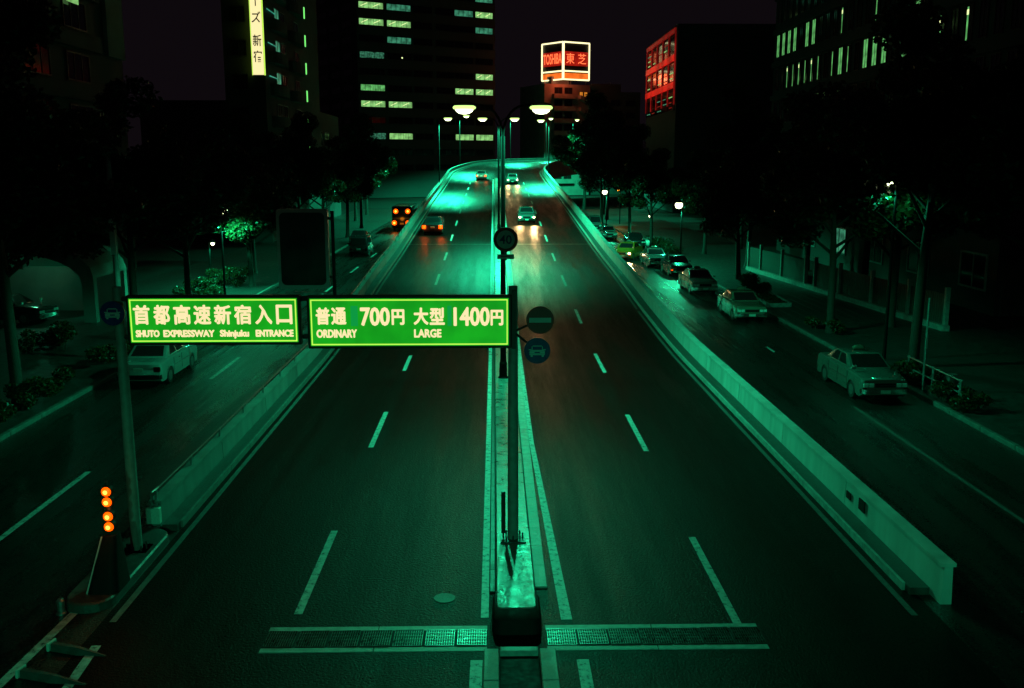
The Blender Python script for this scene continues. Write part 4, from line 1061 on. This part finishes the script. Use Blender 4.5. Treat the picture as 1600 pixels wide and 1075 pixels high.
for ch, z0, z1, x0, x1 in (('宿', 1.25, 2.35, -.42, .42), ('新', 2.75, 3.85, -.42, .42), ('ズ', 4.95, 6.0, -.45, .45), ('|', 6.5, 7.5, -.05, .05), ('ハ', 8.0, 9.0, -.45, .45), ('|', 9.5, 10.5, -.05, .05), ('コ', 10.9, 11.8, -.42, .42)):
    put_text(ch, x0, x1, z0, z1, -.022, M['bframe'], bs, 'character', .012)

# dark building at the upper left with a lit bay
LB = building('corner_building', 'near dark building at the upper left with a few lit panes', (-46.0, 40, 0), 0, 18, 35.5, 34, M['bwall2'])
for k in range(0, 8):
    m = MB(); m.bx(18.0, 18.35, 0.5, 31.0, 5.4 + k * 3.4, 6.4 + k * 3.4); m.build('ledge', M['bwall2'], LB)
    for y in (4, 10, 16, 22):
        window(LB, y + 3.6, 6.6 + k * 3.4, 3.6, 1.9, .1, M['bframe'], M['glass'], face='right', wd=18)
m = MB(); m.bx(18.0, 18.3, 32.2, 35.4, 15.6, 30); m.build('wall_panel', M['bwall3'], LB)
m = MB(); m.bx(18.36, 18.40, 25.6, 27.4, 18.35, 18.95); m.build('lit_pane', E_['win_a'], LB)
m = MB(); m.bx(18.36, 18.40, 23.6, 24.2, 18.9, 19.7); m.build('lit_pane', E_['win_d'], LB)
# arched porch with the parked car under it
n = 12
po = empty('arched_porch', (-24.3, 50.4, .1)); tag(po, 'pale arched entrance porch lit from inside at far left', 'porch')
outer = [(-4.2, 0)] + [(-4.2 * math.cos(math.pi * i / n), 2.2 + 1.9 * math.sin(math.pi * i / n)) for i in range(n + 1)] + [(4.2, 0)]
inner = [(-3.6, 0)] + [(-3.6 * math.cos(math.pi * i / n), 2.0 + 1.5 * math.sin(math.pi * i / n)) for i in range(n + 1)] + [(3.6, 0)]
for y0, y1 in ((-2.2, -1.8), (1.8, 2.2)):
    m = MB()
    for i in range(len(outer) - 1):
        a, b, c, d_ = outer[i], outer[i + 1], inner[i + 1], inner[i]
        m.loft([[Vector((p[0], y0, p[1])) for p in (a, b, c, d_)], [Vector((p[0], y1, p[1])) for p in (a, b, c, d_)]])
    m.build('arch', M['bwall3'], po)
m = MB()
for i in range(1, len(outer) - 2):
    a, b = outer[i], outer[i + 1]
    m.loft([[Vector((a[0], -2.2, a[1] + .02)), Vector((b[0], -2.2, b[1] + .02)), Vector((b[0], -2.2, b[1] + .12)), Vector((a[0], -2.2, a[1] + .12))], [Vector((a[0], 2.2, a[1] + .02)), Vector((b[0], 2.2, b[1] + .02)), Vector((b[0], 2.2, b[1] + .12)), Vector((a[0], 2.2, a[1] + .12))]])
m.build('vault', M['bwall3'], po)
m = MB(); m.bx(-3.6, 3.6, 2.0, 2.15, 0, 2.4); m.build('back_wall', M['bwall3'], po)
m = MB(); m.lathe([(.16, 0), (.14, -.08), (.06, -.1)], (0, 0, 3.3), 12); m.build('ceiling_lamp', E_['lamp'], po)
d = bpy.data.lights.new('porch_light', 'POINT'); d.energy = 26; d.color = (.06, 1, .5); d.shadow_soft_size = .15
o = bpy.data.objects.new('porch_light', d); COL.objects.link(o); o.parent = po; o.location = (0, 0, 3.1)

# concrete block carrying the neon cube
NB = building('concrete_block', 'grey concrete apartment block carrying the neon cube beyond the bend', (12.5, 246, 0), R(24), 13, 14, 27.5, M['bwall3'])
for k in range(1, 9):
    m = MB(); m.bx(2.2, 8.2, -1.1, -.004, k * 3.0 + .0, k * 3.0 + 1.1); m.build('balcony', M['bwall3'], NB)
    window(NB, 2.8, k * 3.0 + 1.15, 2.2, 1.6, .08, M['bframe'], M['glass']); window(NB, 5.6, k * 3.0 + 1.15, 2.2, 1.6, .08, M['bframe'], M['glass'])
    m = MB(); m.loft([[Vector((9.6, -1.5, k * 3.0)), Vector((9.6, -.01, k * 3.0)), Vector((9.6, -.01, k * 3.0 + .9)), Vector((9.6, -1.5, k * 3.0 + .9))], [Vector((12.4, -1.5, k * 3.0 - 1.5)), Vector((12.4, -.01, k * 3.0 - 1.5)), Vector((12.4, -.01, k * 3.0 - .6)), Vector((12.4, -1.5, k * 3.0 - .6))]])
    m.build('stair_flight', M['bwall3'], NB)
m = MB(); m.bx(3.5, 8.5, 3, 8, 27.5, 29.6); m.build('roof_house', M['bwall3'], NB)
window(NB, 9.9, 24.6, 1.0, 1.2, .06, M['bframe'], E_['win_c']); window(NB, 11.2, 24.6, 1.0, 1.2, .06, M['bframe'], E_['win_c'])
for x, z in ((.6, 31.5), (12.2, 30.5)):
    m = MB(); m.tube([(x, 1, 27.4), (x, 1, z)], .06, 6); m.build('mast', M['steel'], NB)
NB2 = building('side_block', 'lower dark block right of the concrete block with a roof antenna', (25.0, 252, 0), R(12), 13, 12, 26.0, M['bwall2'])
for k in range(1, 8):
    for x in (1, 5, 9): window(NB2, x, k * 3.1 + .8, 2.6, 1.5, .08, M['bframe'], M['glass'])
m = MB(); m.tube([(5.5, 2, 26), (5.5, 2, 28.6)], .05, 6)
m.tube([(3.6, 2, 28.3), (7.8, 2, 28.5)], .04, 5); m.tube([(6.9, 1.4, 28.5), (6.9, 2.6, 28.5)], .03, 5); m.tube([(7.5, 1.4, 28.5), (7.5, 2.6, 28.5)], .03, 5)
m.build('antenna', M['steel'], NB2)
m = MB(); m.bx(0, 8, 1, 9, 26.0, 28.0); m.build('roof_house', M['bwall2'], NB2)

# neon cube: corner towards the camera
def neon_cube():
    Y0 = 248.0; cx = 17.25
    t = empty('neon_sign', (cx, Y0, 28.6)); tag(t, 'glowing red and cream neon cube sign on the roof of the concrete block', 'sign')
    a = 7.6; h = 9.2
    aR, aL = R(28), R(180 - 50)
    dR = Vector((math.cos(aR), math.sin(aR), 0)) * a; dL = Vector((math.cos(aL), math.sin(aL), 0)) * a
    C = Vector((0, 0, 0))
    core = MB(); ring = [C, C + dR, C + dR + dL, C + dL]
    core.loft([[p * .985 + Vector((0, .08, .1)) for p in ring], [p * .985 + Vector((0, .08, h - .1)) for p in ring]]); core.build('box', M['signbox'], t)
    def quad(name, d0, u0, u1, z0, z1, out, mt):
        n = Vector((d0.y, -d0.x, 0)).normalized()
        if n.y > 0: n = -n
        p = [C + d0 * u0 + n * out, C + d0 * u1 + n * out]
        m = MB(); m.loft([[p[0] + Vector((0, 0, z0)), p[1] + Vector((0, 0, z0)), p[1] + Vector((0, 0, z1)), p[0] + Vector((0, 0, z1))], [q - n * .05 + Vector((0, 0, z)) for q, z in ((p[0], z0), (p[1], z0), (p[1], z1), (p[0], z1))]])
        return m.build(name, mt, t)
    for d0 in (dR, dL):
        quad('red_panel', d0, .04, .96, 3.5, 6.9, .06, E_['neon_redglow']); quad('orange_panel', d0, .03, .97, .35, 1.7, .06, E_['neon_orange'])
        n = Vector((d0.y, -d0.x, 0)).normalized(); n = -n if n.y > 0 else n
        for z in (.12, 2.15, h - .1):
            m = MB(); m.tube([C + n * .2 + Vector((0, 0, z)), C + d0 + n * .2 + Vector((0, 0, z))], .18, 8); m.build('neon_tube', E_['neon_cream'], t)
        for u in (0, 1):
            m = MB(); m.tube([C + d0 * u + n * .2 + Vector((0, 0, .1)), C + d0 * u + n * .2 + Vector((0, 0, h - .1))], .18, 8); m.build('neon_tube', E_['neon_cream'], t)
    Mr = Matrix.Translation((0, 0, 0)) @ Matrix.Rotation(aR, 4, 'Z')
    put_text('東', .8, 3.2, 4.0, 6.5, -.14, E_['neon_red'], t, 'character', .0, Mr); put_text('芝', 4.3, 6.7, 4.0, 6.5, -.14, E_['neon_red'], t, 'character', .0, Mr)
    Ml = Matrix.Translation(dL) @ Matrix.Rotation(math.atan2(-dL.y, -dL.x), 4, 'Z')
    put_text('TOSHIBA', .5, 7.1, 4.0, 6.5, -.14, E_['neon_red'], t, 'lettering', .01, Ml)
    for x, y in ((dR.x * .5 * .6, dR.y * .3), (dL.x * .3, dL.y * .3 + 1), (dR.x * .9, dR.y * .9)):
        m = MB(); m.tube([(x, y + .6, -2.5), (x, y + .6, .1)], .18, 6); m.build('leg', M['darksteel'], t)
    d = bpy.data.lights.new('neon_glow', 'POINT'); d.energy = 900; d.color = (1, .12, .04); d.shadow_soft_size = 1.5
    o = bpy.data.objects.new('neon_glow', d); COL.objects.link(o); o.parent = t; o.location = (0, -3.0, -.3)
neon_cube()

# right facade: red neon light painted on as glowing bands and mullions
RB = building('red_lit_building', 'dark building whose facade grid glows red at the upper right', (29.5, 191, 0), R(-90), 31, 16, 30, M['bwall'])
# local x runs towards the camera (-Y)
for z in (20.2, 24.5): 
    m = MB(); m.bx(.2, 29.6, -.30, -.004, z, z + .95); m.build('red_glow_band', E_['red_glow_band'], RB)
m = MB(); m.bx(.2, 29.6, -.26, -.004, 28.9, 29.6); m.build('red_glow_band', E_['red_glow_thin'], RB)
for k in range(6):
    x = .2 + k * 5.88
    m = MB(); m.bx(x, x + .18, -.24, -.005, 17.5, 28.9); m.build('red_glow_mullion', E_['red_glow_thin'], RB)
for k in range(5):
    for z0 in (16.6, 21.3, 25.5):
        x = .5 + k * 5.88
        window(RB, x, z0, 5.4, 3.0, .08, M['bframe'], M['glass'])
        for j in range(3):
            if random.random() < .55:
                m = MB(); m.bx(x + .6 + random.uniform(0, .6), x + 4.6 + random.uniform(-1.5, .3), -.10, -.06, z0 + .45 + j * .85, z0 + .6 + j * .85); m.build('lit_blind', random.choice([E_['win_a'], E_['win_b'], E_['red_glow_thin'], M['paleframe']]), RB)
# office building on the right with tall lit windows
OB = building('side_office', 'dark office building with rows of tall narrow lit windows at the upper right', (37.0, 131, 0), R(-90), 82, 20, 44, M['bwall'])
rw = random.Random(5)
for r_, z in enumerate((8.9, 13.1, 17.3, 21.5, 25.7, 29.9)):
    for k in range(34):
        x = 1.2 + k * 2.35
        lit = None
        if r_ == 3 and 0 <= k <= 6: lit = 'd' if k != 4 else None
        if r_ == 2 and 2 <= k <= 7: lit = 'thin'
        if r_ == 2 and 9 <= k <= 11: lit = 'thin' if k != 10 else 'd'
        if r_ == 2 and k in (13, 14, 15, 17, 18): lit = 'd'
        if r_ == 3 and k in (10, 14, 18, 19, 21): lit = rw.choice(['d', 'thin'])
        if r_ == 2 and k in (20, 22): lit = 'thin'
        window(OB, x, z, 1.35, 2.9, .09, M['bframe'], E_['win_d'] if lit == 'd' else M['glass'])
        if lit == 'thin':
            m = MB(); m.bx(x + .35, x + .62, -.06, -.05, z + .15, z + 2.7); m.build('lit_gap', E_['win_d'], OB)
            if k % 2 == 0:
                m = MB(); m.bx(x + .3, x + .66, -.07, -.061, z + 2.1, z + 2.5); m.build('ceiling_lamp', E_['tube'], OB)
    m = MB(); m.bx(0, 82, -.28, -.004, z + 3.05, z + 3.7); m.build('spandrel', M['bwall'], OB)
# back building behind the left trees
BB = building('low_block', 'low dark block behind the left trees', (-40, 112, 0), 0, 16, 40, 15, M['bwall'])
for k in range(3):
    for y in (3, 9, 15, 21, 27): window(BB, y, 2 + k * 4.2, 4, 2, .1, M['bframe'], M['glass'], face='right', wd=16)
RG = building('garden_house', 'low dark building behind the pale fence on the right', (26.5, 50, 0), 0, 9, 40, 7.0, M['bwall2'])
for y in (4, 11, 18, 25, 32): window(RG, y, 1.2, 3.0, 2.0, .1, M['paleframe'], E_['win_b'] if y in (25,) else M['glass'], face='left')
